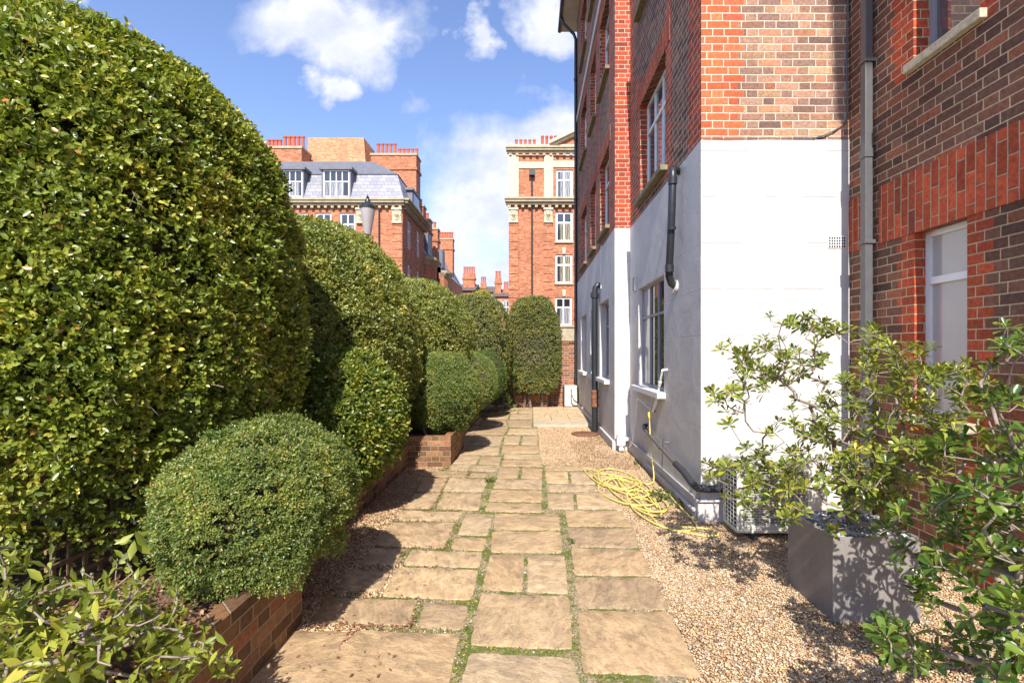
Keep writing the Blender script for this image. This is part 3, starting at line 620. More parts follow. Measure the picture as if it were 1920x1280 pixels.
# leafy shrubs by skeleton
def grow(base,tips,wig=.06,r_tip=.0035,expo=.45,start=None):
    nodes=[Vector(base)]; par=[-1]
    if start:
        for p in start: nodes.append(Vector(p)); par.append(len(nodes)-2)
    tips=sorted([Vector(t) for t in tips],key=lambda t:(t-nodes[0]).length)
    ends=[]
    for t in tips:
        best=min(range(len(nodes)),key=lambda i:(nodes[i]-t).length+.35*(nodes[i]-nodes[0]).length*(0.6)+(.25 if nodes[i].z>t.z+.05 else 0))
        a=nodes[best]; L=(t-a).length; k=max(2,int(L/.09)); prev=best
        out=(t-nodes[0]); side=Vector((random.gauss(0,1),random.gauss(0,1),random.gauss(0,.5)))*wig*L*.8
        for i in range(1,k+1):
            f=i/k; p=a.lerp(t,f)+side*math.sin(f*math.pi)+Vector((random.gauss(0,.006),random.gauss(0,.006),random.gauss(0,.006)))-Vector((0,0,.12*L*math.sin(f*math.pi)))
            if i==k: p=t
            nodes.append(p); par.append(prev); prev=len(nodes)-1
        ends.append(prev)
    cnt=[0]*len(nodes)
    for e in ends:
        i=e
        while i>=0: cnt[i]+=1; i=par[i]
    rad=[r_tip*max(1,c)**expo for c in cnt]
    return nodes,par,rad,ends
def shrub(name,label,base,tips,mat,tmpl,lsize,kl,bark,whorl=True,wig=.25,r_tip=.003,start=None,scatter=.35,group=None,bleach=None,expo=.45):
    root=thing(name,label,'shrub',base,group)
    nodes,par,rad,ends=grow(base,tips,wig,r_tip,start=start,expo=expo)
    mb=MB()
    for i in range(1,len(nodes)):
        a,b=nodes[par[i]],nodes[i]
        if (a-b).length<1e-4: continue
        mb.tube([tuple(a),tuple(b)],[min(rad[par[i]],rad[i]*1.3),rad[i]],6,False)
    mb.build('branches',M[bark],root,smooth=True,ang=80)
    P=[];A=[];N=[];Z=[];Rn=[]
    for e in ends:
        p=np.array(nodes[e]); d=np.array(nodes[e]-nodes[par[e]]); d=nrm(nrm(d)+np.array([0,0,.5])+rng.normal(size=3)*.25)
        t=nrm(np.cross(d,rng.normal(size=3))); b=np.cross(d,t); k=int(kl*random.uniform(.7,1.25)); s0=lsize*random.uniform(.75,1.2); cr=random.random()
        for j in range(k):
            ph=j*2.4+random.uniform(-.2,.2); rd=t*math.cos(ph)+b*math.sin(ph); f=j/k; el=.15+.75*f*f
            if not whorl: el=.35+.4*random.random()
            dr=nrm(rd*(1-el*.7)+d*el+rng.normal(size=3)*.1)
            off=d*(-.02+.02*f) if whorl else d*(-.16*(1-f))
            P.append(p+off); A.append(dr); N.append(nrm(d-rd*.4+rng.normal(size=3)*.18+np.array([0,0,.2]))); Z.append(s0*(1-.35*f)*random.uniform(.8,1.15)); Rn.append(min(1,max(0,.25*cr+.75*random.random()*(.75+.35*f))))
    leaves('foliage',np.array(P),np.array(A),np.array(N),np.array(Z),tmpl,mat,root,np.array(Rn)); return root
def tips_from(spec):
    out=[]
    for px,py,sx,sy,n,Y0,Y1 in spec:
        for _ in range(int(n*TK+.5)):
            Y=random.uniform(Y0,Y1); out.append(W3(px+random.gauss(0,sx),py+random.gauss(0,sy),Y))
    return out
TK=2.3
TP=[(1500,605,22,10,5,3.1,3.4),(1560,615,18,10,4,3.0,3.4),(1445,650,22,12,5,3.0,3.4),(1385,665,14,14,3,3.0,3.3),(1372,745,16,18,5,2.9,3.3),(1405,700,16,16,4,3,3.3),(1450,710,24,20,6,2.9,3.4),(1520,680,30,25,9,2.9,3.5),
(1640,640,22,20,6,2.9,3.4),(1700,680,25,16,7,2.8,3.4),(1760,700,30,14,7,2.7,3.2),(1830,720,25,16,7,2.6,3.1),(1780,760,35,22,10,2.6,3.2),(1690,740,35,30,12,2.7,3.4),(1600,740,35,30,12,2.8,3.5),(1540,790,40,25,10,2.8,3.5),
(1470,840,30,25,7,2.8,3.3),(1420,880,28,22,5,2.8,3.2),(1400,925,25,18,4,2.8,3.1),(1335,880,16,14,3,3.1,3.4),(1470,905,30,20,6,2.75,3.1),(1560,870,40,30,14,2.6,3.4),(1640,850,40,30,14,2.6,3.3),(1730,830,40,30,12,2.5,3.1),(1620,920,35,25,9,2.5,3.0),(1700,900,35,30,8,2.5,3.0),(1490,960,18,12,3,2.7,2.95)]
shrub('potted_shrub','open evergreen shrub with whorled yellow-green leaves growing from the grey square planter',(2.1,3.16,.5),tips_from(TP),M['leaf_pitto'],T_OBOV,.072,12,'barkg',r_tip=.0026,expo=.33,start=[(2.09,3.16,.60)])
TK=1.15
TP2=[(1880,760,25,25,7,2.0,2.4),(1905,640,12,25,5,2.0,2.3),(1900,850,25,30,9,1.9,2.3),(1830,840,30,25,9,2.0,2.4),(1790,930,40,30,14,1.9,2.4),(1870,950,40,40,18,1.7,2.3),(1760,1010,40,30,12,1.8,2.3),(1850,1050,45,35,16,1.6,2.2),(1900,1130,30,40,12,1.5,2.0),
(1700,1090,25,18,5,1.9,2.2),(1670,1000,20,15,4,2.1,2.3),(1690,1180,25,20,6,1.75,2.0),(1720,1225,22,15,5,1.7,1.9),(1840,1190,45,30,6,1.5,1.9),(1900,1240,30,20,5,1.4,1.8),(1960,900,40,120,20,1.6,2.2),(1950,1100,40,80,10,1.4,2.0)]
shrub('evergreen_shrub','dense glossy dark green shrub with whorled leaves at the lower right corner',(2.35,2.05,.0),tips_from(TP2),M['leaf_pitto2'],T_OBOV,.074,12,'barkg',r_tip=.003,start=[(2.34,2.05,.2),(2.32,2.06,.4)])
TK=1.35
TP3=[(235,1050,30,14,3,1.9,2.2),(270,1120,35,15,5,1.75,2.1),(180,1100,50,20,9,1.6,2.0),(80,1110,50,20,9,1.5,1.9),(20,1040,20,20,2,1.7,2.0),(60,1180,60,30,14,1.4,1.8),(180,1180,60,30,16,1.45,1.85),(290,1170,40,25,8,1.6,1.9),(330,1230,45,20,7,1.5,1.8),(180,1250,70,25,13,1.35,1.7),(40,1260,50,25,9,1.3,1.6),(395,1225,16,10,3,1.65,1.75),(0,1150,30,60,7,1.4,1.7),(320,1180,20,20,3,1.7,1.9)]
shrub('leafy_shrub','low straggly shrub with long yellow-green leaves in the bottom left corner',(-1.85,1.62,.35),tips_from(TP3),M['leaf_laurel'],T_LANCE,.075,10,'barkg',whorl=False,r_tip=.0024,wig=.35)
# rough green shrub near far ball
o=shrub('leafy_shrub','bright green upright leafy plant between the farthest ball and the end planter',(-.75,13.3,0.0),[(-.75+random.gauss(0,.2),13.2+random.gauss(0,.15),random.uniform(.15,1.3)) for _ in range(60)],M['leaf_dark'],T_LANCE,.13,8,'bark',whorl=False)
# bramble sprouts on gravel
def weed(label,px,py,h,n,group,leafs=.05,mat='leaf_dark'):
    x,y=G2(px,py); tips=[(x+random.gauss(0,h*.6),y+random.gauss(0,h*.6),abs(random.gauss(h*.5,h*.3))+.02) for _ in range(n)]
    r=shrub('weed',label,(x,y,.005),tips,M[mat],T_OVAL,leafs,5,'bark',r_tip=.0012); r['category']='weed'; r['group']=group
WG='weeds growing in gravel and joints'
weed('leafy green weed growing up through the coiled yellow hose',1235,938,.09,30,WG,.045)
weed('green weed tuft close to the wall foot at the hose end',1275,952,.07,14,WG,.04)
weed('small green weed below the white drain at the pilaster foot',1178,843,.07,10,WG,.04)
weed('tiny weed sprouting in the joint between two middle flags',1073,1022,.035,8,WG,.028)
weed('thin grass-like weed tuft in the joint left of the centre flags',918,905,.05,12,WG,.04,'leaf_varieg')
weed('little weed alone on the gravel between the path and hose',1190,872,.035,6,WG,.03)
weed('tall green plant beside the white outdoor unit at the end wall',1090,755,.2,16,WG,.08)
# ================================================================== NEAR BUILDING
B=thing('brick_building','dark red brick building with white painted ground floor along the right side','building',(1.667,4.69,0))
T=3.71
near_low=[(5.98,7.40,1.14,2.61)]
near_up=[(5.93,7.32,3.93,5.38),(5.93,7.32,6.78,8.2),(5.93,7.32,9.5,10.9)]
farA=[(8.64,9.76),(10.4,11.3),(12.1,13.4)]
mb=MB(); e=.006
panel(mb,'-Y',4.69-e,1.667-e,3.11,0,T,[]); panel(mb,'-X',1.667-e,4.69-e,8.03-e,0,T,near_low)
panel(mb,'-Y',8.03-e,1.41-e,1.667-e,0,T); panel(mb,'-X',1.41-e,8.03-e,14.6,0,T,[(a,b,1.14,2.61) for a,b in farA])
mb.build('rendered_wall',M['render'],B)
mb=MB(); panel(mb,'-Y',4.69,1.667,3.11,T,11.7); mb.build('front_wall',M['brick_front'],B)
mb=MB(); panel(mb,'-X',1.667,4.69,8.03,T,11.7,near_up); mb.build('side_wall',M['brick_near'],B)
mb=MB(); panel(mb,'-Y',8.03,1.41,1.667,T,11.7); mb.build('pilaster',M['brick_red'],B)
mb=MB(); panel(mb,'-X',1.41,8.03,14.6,T,11.7,[(a,b,z0,z1) for a,b in farA for z0,z1 in ((3.93,5.38),(6.78,8.2),(9.5,10.9))]); mb.build('side_wall',M['brick_far'],B)
mb=MB(); ro=[(3.42,3.89,1.14,2.605),(3.32,3.90,3.99,5.5),(3.32,3.90,6.85,8.3)]
panel(mb,'-X',3.11,-3.0,4.69,0,11.7,ro+[(.3,1.6,1.14,2.605),(.3,1.6,3.99,5.5)]); mb.build('right_wall',M['brick_right'],B)
mb=MB(); panel(mb,'+Y',14.6,1.41,14,0,11.7); panel(mb,'-Y',-3.0,3.11,14,0,11.7); panel(mb,'+X',14,-3,14.6,0,11.7); mb.build('rear_wall',M['brick'],B)
mb=MB(); mb.box(.95,14.3,7.6,15.1,11.7,11.95); mb.box(1.2,14.3,4.25,7.6,11.7,11.94); mb.box(2.65,14.3,-3.4,4.25,11.7,11.93); mb.build('eaves',M['band'],B)
mb=MB(); mb.quad((.95,15.1,11.96),(.95,4.25,11.96),(5,4.25,15),(5,15.1,15)); mb.quad((5,15.1,15),(5,-3.4,15),(14.3,-3.4,11.96),(14.3,15.1,11.96)); mb.build('roof',M['slate'],B)
mb=MB(); mb.tube([(.91,15.1,11.72),(.91,7.6,11.72)],.06,8); mb.build('gutter',M['black'],B,smooth=True)
mb=MB(); mb.tube([(.93,14.45,11.68),(1.0,14.45,11.5),(1.30,14.45,11.2),(1.355,14.45,11.05),(1.355,14.45,.0)],.045,10)
for z in np.arange(.8,11,1.8): mb.tube([(1.355,14.45,z),(1.355,14.45,z+.07)],.058,10)
mb.build('downpipe',M['black'],B,smooth=True)
# soldier courses
arches=[(3.103,3.1095,.0,4.28,2.605,3.11),(3.103,3.1095,4.42,4.689,2.605,3.11),(3.103,3.1095,3.1,4.12,5.5,6.0)]
arches+=[(1.660,1.6665,5.75,7.5,z,z+.30) for z in (5.38,8.2,10.9)]+[(1.403,1.4095,a-.15,b+.15,z,z+.28) for a,b in farA for z in (5.38,8.2,10.9)]
for q_ in arches:
    mb=MB(); mb.box(*q_); mb.build('brick_arch',M['soldier'],B)
mb=MB(); mb.box(1.375,1.41-.0005,8.031,14.44,8.53,8.70); mb.build('string_course',M['band'],B)
# plinth
mb=MB(); mb.box(1.612,3.05,4.62,4.683,0,.19); mb.box(1.612,1.66,4.6835,7.97,0,.19); mb.box(1.355,1.66,7.9705,8.023,0,.17); mb.box(1.362,1.403,8.0235,14.4,0,.16)
mb.build('plinth',M['render'],B,bevel=.012)
# near side windows
window(B,'-X',1.661,5.98,7.40,1.14,2.61,.13,(.36,.68),(.70,),.05,'grey_frame','glass_blind',(.06,.085,.075),'steel casement with slatted blind',.022,{(0,0):'glass_pale',(0,1):'glass_pale',(1,0):'glass_blind',(2,1):'glass_dark',(1,1):'glass_dark'},'white') if False else None
window(B,'-X',1.661,5.98,7.40,1.14,2.61,.055,(.33,.66),(.70,),.035,'grey_frame','glass_dark',(.06,.10,.075),'grey framed casement window beside the wall tap',.016,{(2,0):'glass_pale',(2,1):'glass_pale'},'white')
for (a,b,z0,z1) in near_up:
    window(B,'-X',1.667,a,b,z0,z1,.11,(.36,.68),(.70,),.045,'white','glass_sky',(.08,.09,.07),None,.022,None,'mossy')
for a,b in farA:
    window(B,'-X',1.404,a,b,1.14,2.61,.13,(.5,),(.70,),.05,'grey_frame','glass_dark',(.06,.09,.075),None,.022,None,'white')
    for z0,z1 in ((3.93,5.38),(6.78,8.2),(9.5,10.9)):
        window(B,'-X',1.41,a,b,z0,z1,.11,(.5,),(.70,),.045,'white','glass_sky',(.06,.08,.07),None,.022,None,'mossy')
# right wall windows
window(B,'-X',3.11,3.42,3.89,1.14,2.605,.09,(),(.745,),.045,'white','glass_pale',(.07,.07,.07),'white plastic window with a small top light beneath the brick arch',.028)
window(B,'-X',3.11,3.32,3.90,3.99,5.5,.13,(),(.75,),.05,'grey_frame','glass_mirror',(.05,.05,.07),'upper window reflecting brickwork above a stone sill',.025)
window(B,'-X',3.11,3.32,3.90,6.85,8.3,.1,(),(.75,),.045,'white','glass_mirror',(.05,.07,.07))
window(B,'-X',3.11,.3,1.6,1.14,2.605,.1,(.5,),(.745,),.045,'white','glass_pale',(.07,.07,.07))
window(B,'-X',3.11,.3,1.6,3.99,5.5,.1,(.5,),(.745,),.045,'white','glass_mirror',(.07,.07,.07))
# grey square downpipe in the corner
mb=MB(); mb.box(3.02,3.088,4.33,4.40,.0,11.6); o=mb.build('downpipe',M['pipegrey'],B,bevel=.006)
for z in (.9,2.62,4.26,6.0,7.8):
    mb=MB(); mb.box(3.008,3.1095,4.318,4.412,z,z+.035); mb.build('pipe_bracket',M['pipegrey'],o,bevel=.003)
for z in (1.8,3.4,5.2):
    mb=MB(); mb.box(3.012,3.096,4.322,4.408,z,z+.08); mb.build('pipe_socket',M['pipegrey'],o,bevel=.003)
# air brick
mb=MB(); mb.box(2.90,3.075,4.676,4.6835,2.655,2.77)
mb.c=1
for i in range(7):
    for j in range(4): mb.box(2.906+i*.024,2.922+i*.024,4.674,4.68,2.660+j*.027,2.679+j*.027)  # dark plates on the face stand in for the shade in the holes
mb.build('air_brick',[M['white'],M['acdark']],B)
mb=MB(); mb.box(1.625,1.66,7.5,7.66,2.60,2.83)
mb.c=1
for j in range(5): mb.box(1.622,1.63,7.52,7.64,2.62+j*.042,2.635+j*.042)  # slots are dark strips in place of shaded openings
mb.build('air_brick',[M['render'],M['acdark']],B)
# cable
mb=MB(); mb.tube([(3.085,4.675,8),(3.08,4.672,6),(3.09,4.675,5),(3.075,4.672,4.4),(3.085,4.67,4.0),(3.06,4.67,3.87),(2.95,4.672,3.79),(2.85,4.672,3.745),(2.75,4.675,3.72)],.007,6); mb.tube([(2.76,4.675,3.718),(2.3,4.676,3.722),(1.9,4.674,3.716),(1.68,4.676,3.72)],.004,5); mb.build('cable',M['cable'],B,smooth=True)
# black waste pipe high on the near wall
mb=MB(); mb.tube([(1.67,5.38,3.66),(1.58,5.30,3.66),(1.555,5.26,3.63),(1.55,5.24,3.57),(1.55,5.27,3.2),(1.56,5.40,2.58),(1.57,5.44,2.50),(1.60,5.46,2.42),(1.66,5.47,2.38)],.042,12)
mb.tube([(1.55,5.24,3.55),(1.55,5.243,3.47)],.050,12); mb.tube([(1.56,5.395,2.62),(1.56,5.40,2.54)],.050,12); mb.tube([(1.552,5.285,3.02),(1.553,5.29,2.985)],.048,12)
mb.build('waste_pipe',M['black'],B,smooth=True)
mb=MB(); mb.tube([(1.635,5.47,2.39),(1.668,5.47,2.38)],.075,14); mb.build('pipe_collar',M['render'],B,smooth=True)
# soil pipe on the far wall
mb=MB(); mb.tube([(1.42,9.75,2.98),(1.36,9.75,3.0),(1.315,9.75,2.95),(1.30,9.75,2.86),(1.30,9.75,.06)],.062,14)
mb.tube([(1.30,9.75,2.84),(1.30,9.75,2.74)],.085,14); sp=mb.build('soil_pipe',M['black'],B,smooth=True)
mb=MB()
for z in (.52,.68,.80): mb.tube([(1.30,9.75,z),(1.30,9.75,z+.015),(1.30,9.75,z+.06),(1.30,9.75,z+.075)],[.066,.082,.082,.066],14)
mb.tube([(1.30,9.75,.53),(1.30,9.75,.86)],.072,14); mb.build('pipe_joint',M['rust'],sp,smooth=True)
mb=MB(); mb.tube([(1.345,9.9,2.2),(1.345,9.9,1.7),(1.37,9.88,1.6)],.012,6); mb.tube([(1.395,9.5,3.75),(1.395,9.5,3.3),(1.395,9.52,2.9)],.008,6)
mb.build('white_cable',M['white'],B,smooth=True)
# small white pipe run under window, tap, drain
mb=MB(); mb.tube([(1.60,5.83,1.42),(1.60,5.95,1.25),(1.60,6.15,.98),(1.60,6.3,.86)],.014,8); mb.tube([(1.60,5.83,1.42),(1.66,5.82,1.43)],.014,8)
for p in ((1.60,5.95,1.25),(1.60,6.15,.98)): mb.tube([(p[0],p[1]-.02,p[2]+.026),(p[0],p[1]+.02,p[2]-.026)],.021,8)
mb.tube([(1.60,6.3,.86),(1.60,6.9,.93),(1.60,7.2,.95)],.009,8); mb.tube([(1.60,7.2,.95),(1.60,7.35,.5),(1.60,7.6,.16),(1.60,7.8,.1)],.012,8)
mb.build('overflow_pipe',M['white'],B,smooth=True)
mb=MB(); mb.tube([(1.48,7.86,.12),(1.48,7.86,.28)],.075,14); mb.tube([(1.48,7.86,.28),(1.48,7.86,.31)],.085,14); mb.tube([(1.48,7.86,.12),(1.48,7.83,.03)],.04,10); mb.tube([(1.56,7.86,.22),(1.62,7.9,.2)],.035,10); mb.build('drain_trap',M['white'],B,smooth=True)
mb=MB(); mb.tube([(1.665,6.35,.86),(1.58,6.35,.86),(1.56,6.35,.83)],.012,8); mb.tube([(1.60,6.35,.86),(1.60,6.35,.91)],.006,6); mb.tube([(1.60,6.31,.91),(1.60,6.39,.91)],.006,6); mb.build('tap',M['brass'],B,smooth=True)
# sloping condensate / refrigerant pipe
cp=MB(); cp.tube([(1.665,6.85,.60),(1.61,6.8,.60),(1.585,6.7,.585),(1.575,6.55,.57)],.028,10); a=cp.build('lagged_pipe',M['insul'],B,smooth=True); cp=MB(); cp.tube([(1.585,5.25,.42),(1.59,5.0,.40),(1.585,4.72,.355),(1.60,4.60,.34),(1.68,4.585,.335),(1.88,4.585,.335)],.036,12); a=cp.build('lagged_pipe',M['insul'],B,smooth=True)
cp=MB(); cp.tube([(1.575,6.55,.57),(1.575,5.9,.495),(1.585,5.25,.42)],.024,10); cp.tube([(1.575,5.86,.50),(1.575,5.82,.485)],.03,10); cp.tube([(1.60,5.8,.6),(1.615,5.9,.2)],.006,6); cp.tube([(1.60,5.75,.56),(1.665,5.75,.56)],.012,8); cp.build('grey_pipe',M['pipegrey'],B,smooth=True)
cp=MB(); cp.tube([(1.60,7.6,.215),(1.60,6.5,.215),(1.60,5.5,.21),(1.60,4.66,.21),(1.62,4.605,.21),(1.9,4.60,.215)],.011,7); cp.tube([(1.595,6.6,.11),(1.595,4.7,.10)],.02,8); cp.build('conduit',M['render'],B,smooth=True)
# ---- hose
hp=[(1.575,6.35,.80),(1.572,6.34,.70),(1.568,6.28,.48),(1.56,6.12,.2),(1.535,5.98,.06),(1.48,5.92,.02),(1.35,5.95,.016),(1.15,6.15,.016),(.98,6.45,.018)]
cx,cy=.98,6.2
random.seed(11)
th=2.0; nl=11
for i in range(nl*14):
    f=i/(nl*14); th+=2*math.pi/14*(1 if int(f*4)%2==0 else 1)
    mx=.98+.36*f+.07*math.sin(i*.13); my=6.25-1.35*f+.1*math.sin(i*.21+1)
    ra=.16+.10*math.sin(i*.09+.6)+.05*math.sin(i*.31); rb=.46+.22*math.sin(i*.075+2)+.1*math.sin(i*.27)
    x=mx+ra*math.cos(th)-.12*rb*math.sin(th); y=my+rb*math.sin(th)
    x=min(x,1.55)
    hp.append((x,y,.012+.02*abs(math.sin(i*.37))+.008*random.random()))
hp+=[(1.2,4.55,.02),(1.42,4.32,.016),(1.60,4.24,.016),(1.68,4.30,.016),(1.62,4.42,.016),(1.4,4.47,.016)]
def catmull(pts,k=4):
    P=[Vector(p) for p in pts]; P=[P[0]]+P+[P[-1]]; o=[]
    for i in range(1,len(P)-2):
        for j in range(k):
            t=j/k; a,b,c,d=P[i-1:i+3]
            o.append(tuple(.5*((2*b)+(c-a)*t+(2*a-5*b+4*c-d)*t*t+(3*b-a-3*c+d)*t**3)))
    o.append(tuple(P[-2])); return o
hz=thing('garden_hose','long yellow garden hose coiled on the gravel and connected to the wall tap','hose',(1.2,5.6,0))
mb=MB(); mb.tube(catmull(hp),.0085,8); mb.build('hose_pipe',M['hose'],hz,smooth=True)
mb=MB(); mb.tube([(1.562,6.35,.845),(1.568,6.35,.83),(1.572,6.35,.78),(1.574,6.35,.765)],[.012,.02,.02,.013],10); mb.build('connector',M['hosey'],hz,smooth=True)
# ---- air conditioner units
ac=thing('air_conditioner_unit','ivory outdoor air conditioner with a fan grille beside the grey planter','air conditioner',(2.2,4.35,0))
x0,x1,y0,y1,z0,z1=1.806,2.60,4.2,4.515,.055,.665
mb=MB(); mb.box(x0,x1,y0,y1,z0,z0+.035); mb.box(x0,x1,y0,y1,z1-.03,z1); mb.box(x0,x0+.03,y0,y0+.025,z0+.035,z1-.03); mb.box(x0,x0+.03,y1-.03,y1,z0+.035,z1-.03); mb.box(x0+.62,x1,y0,y1,z0+.035,z1-.03)
mb.box(x0+.03,x0+.62,y0,y0+.02,z1-.075,z1-.03); mb.box(x0+.03,x0+.62,y0,y0+.02,z0+.035,z0+.07); mb.box(x0+.03,x0+.055,y0,y0+.02,z0+.07,z1-.075); mb.build('casing',M['acwhite'],ac,bevel=.008)
mb=MB(); mb.box(x0+.02,x0+.61,y0+.04,y1-.02,z0+.036,z1-.031); mb.build('coil',M['acdark'],ac)
mb=MB()
for i in range(34): z=z0+.075+i*.0138; mb.box(x0+.055,x0+.62,y0+.004,y0+.016,z,z+.004)
for i in range(7): xx=x0+.12+i*.08; mb.box(xx,xx+.005,y0+.001,y0+.0035,z0+.07,z1-.075)
for r in (.09,.17,.24):
    mb.tube([(x0+.335+r*math.cos(a),y0-.002,z0+.31+r*math.sin(a)) for a in np.linspace(0,6.283,33)],.004,5,False)
mb.build('fan_grille',M['acwhite'],ac)
mb=MB()
for i in range(14): z=z0+.055+i*.037; mb.box(x0+.001,x0+.010,y0+.03,y1-.03,z,z+.010)
for i in range(4): yy=y0+.07+i*.06; mb.box(x0-.002,x0+.0005,yy,yy+.01,z0+.036,z1-.031)
mb.build('side_grille',M['acwhite'],ac)
for xx in (x0+.12,x1-.16):
    mb=MB(); mb.box(xx,xx+.05,y0-.02,y1+.02,0,z0-.001); mb.build('foot',M['acdark'],ac)
ac2=thing('air_conditioner_unit','small white outdoor air conditioner against the end brick wall','air conditioner',(1.17,14.1,0))
mb=MB(); mb.box(.985,1.36,13.95,14.35,.06,.66); mb.build('casing',M['acwhite'],ac2,bevel=.02)
mb=MB(); mb.box(.955,.984,13.98,14.32,.09,.63); mb.build('side_grille',M['acdark'],ac2)
mb=MB(); mb.box(1.13,1.23,13.93,13.9495,.56,.60); mb.build('handle',M['band'],ac2)
mb=MB(); mb.box(1.02,1.09,13.945,13.9497,.385,.395); mb.build('badge',M['print'],ac2)
for yy in (14.0,14.25):
    mb=MB(); mb.box(.99,1.35,yy,yy+.05,0,.0595); mb.build('foot',M['acdark'],ac2)
mb=MB(); mb.tube([(1.18,13.94,.56),(1.175,13.93,.3),(1.19,13.93,.16),(1.25,13.92,.1),(1.38,13.9,.1)],.016,7); mb.tube([(1.2,13.94,.4),(1.25,13.93,.26),(1.37,13.92,.18)],.012,7); mb.build('hose_line',M['cable'],ac2,smooth=True)
# ---- planter box (pot)
pt=thing('square_planter','tall square grey planter box standing on the gravel','planter',(2.095,3.16,0))
X0,X1,Y0,Y1,H=1.83,2.362,2.906,3.417,.518
mb=MB(); q=.022
mb.box(X0,X1,Y0,Y0+q,0,H); mb.box(X0,X1,Y1-q,Y1,0,H); mb.box(X0,X0+q,Y0+q+.0005,Y1-q-.0005,0,H); mb.box(X1-q,X1,Y0+q+.0005,Y1-q-.0005,0,H); mb.box(X0+q,X1-q,Y0+q,Y1-q,.01,.44)
mb.build('box',M['pot'],pt,bevel=.004)
n=900; P=np.stack([rng.uniform(X0+.04,X1-.04,n),rng.uniform(Y0+.04,Y1-.04,n),rng.uniform(.455,.52,n)],-1); A=rng.normal(size=(n,3)); A[:,2]*=.3; N=rng.normal(size=(n,3))*.4+np.array([0,0,1])
T_CHIP=(np.array([[-.3,0,0],[.25,.05,.03],[.35,.6,.0],[0,.9,.04],[-.35,.5,.0],[-.28,0,-.12],[.25,.05,-.1],[.33,.6,-.12],[0,.85,-.1],[-.33,.5,-.12]]),np.array([[0,1,2],[0,2,3],[0,3,4],[0,5,6],[0,6,1],[1,6,7],[1,7,2],[2,7,8],[2,8,3],[3,8,9],[3,9,4],[4,9,5],[4,5,0]]))
tag(leaves('slate_chippings',P,A,N,.035+.03*rng.random(n),T_CHIP,M['chips'],None),'grey slate chippings covering the soil of the square planter','slate chippings',kind='stuff').data.shade_flat()
# ---- manhole, pad, end planter, end wall
x,y=G2(1097,815); mh=thing('manhole_cover','round rusty brown manhole cover set in the gravel','manhole cover',(x,y,0))
mb=MB(); mb.lathe(x,y,[(.25,.0),(.25,.028),(.24,.036)],32); mb.build('lid',M['rust'],mh,smooth=True)
mb=MB(); mb.tube([(x+.265*math.cos(a),y+.265*math.sin(a),.02) for a in np.linspace(0,6.283,41)],.012,6,False); mb.build('rim',M['rust'],mh,smooth=True)
pad=[]
mb=MB(); mb.box(.06,1.36,10.50,11.15,-.02,.055); struct(mb.build('paved_pad',M['concrete'],bevel=.01))
mb=MB(); ys=[11.155,11.9,12.5,13.1,13.9]
for yy0,yy1,k in ((11.155,11.85,3),(11.86,12.25,9),(12.26,12.65,8),(12.66,13.3,2),(13.31,13.9,3)):
    w=1.30/k
    for i in range(k): mb.box(.06+i*w+.004,.06+(i+1)*w-.004,yy0+.004,yy1-.004,-.02,.055+random.uniform(-.003,.003))
struct(mb.build('paved_pad',M['paver'],bevel=.004))
ep=thing('brick_planter','small brick planter with an upright brick capping at the foot of the end hedge','planter',(-.17,14.3,0))
mb=MB(); mb.box(-.48,.52,14.2,14.42,0,.36); mb.build('brick_body',M['brick_garden'],ep)
mb=MB()
for i in range(13): mb.box(-.485+i*.0775,-.485+i*.0775+.066,14.19,14.43,.3605,.47)
mb.build('capping',M['brick_planter'],ep,bevel=.004)
mb=MB(); mb.box(.52,1.40,14.55,14.8,0,1.88); gw=thing('garden_wall','tall red brick garden wall closing the far end of the path','wall',(.96,14.65,0)); mb.build('brick_body',M['brick_garden'],gw)
mb=MB()
for i in range(12): mb.box(.51+i*.076,.51+i*.076+.066,14.53,14.82,1.8805,1.99)
mb.build('capping',M['brick_planter'],gw,bevel=.004)
gw2=thing('garden_wall','long low brick boundary wall behind the clipped hedges, with a side leg added as dark backing','wall',(-1.9,15.0,0))
mb=MB(); mb.box(-4.4,.5,14.9,15.1,0,1.6); mb.box(-4.6,-4.401,-2,15.1,0,1.7); mb.build('brick_body',M['brick_garden'],gw2)  # unseen side leg added to keep the view through the trellis dark
# ================================================================== STREET LAMP
lx,ly=-4.55,13.4
lp=thing('street_lamp','tapered frosted glass street lantern with a black pointed cap above the hedge','street lamp',(lx,ly,0))
Zp=lambda py:EH+(VY-py)*ly/F
mb=MB(); mb.lathe(lx,ly,[(.13,0),(.12,.5),(.06,.9),(.05,2.5),(.045,Zp(440))],12); mb.build('post',M['black'],lp,smooth=True)
mb=MB(); mb.lathe(lx,ly,[(.09,Zp(440)),(.10,Zp(436)),(.155,Zp(415)),(.205,Zp(392)),(.205,Zp(391))],20); mb.build('lantern_glass',M['lampglass'],lp,smooth=True)
mb=MB(); mb.lathe(lx,ly,[(.225,Zp(391.5)),(.23,Zp(388)),(.19,Zp(385)),(.11,Zp(382)),(.08,Zp(378)),(.07,Zp(374)),(.03,Zp(372)),(.045,Zp(370)),(.02,Zp(368)),(.001,Zp(363))],20); mb.build('cap',M['black'],lp,smooth=True)
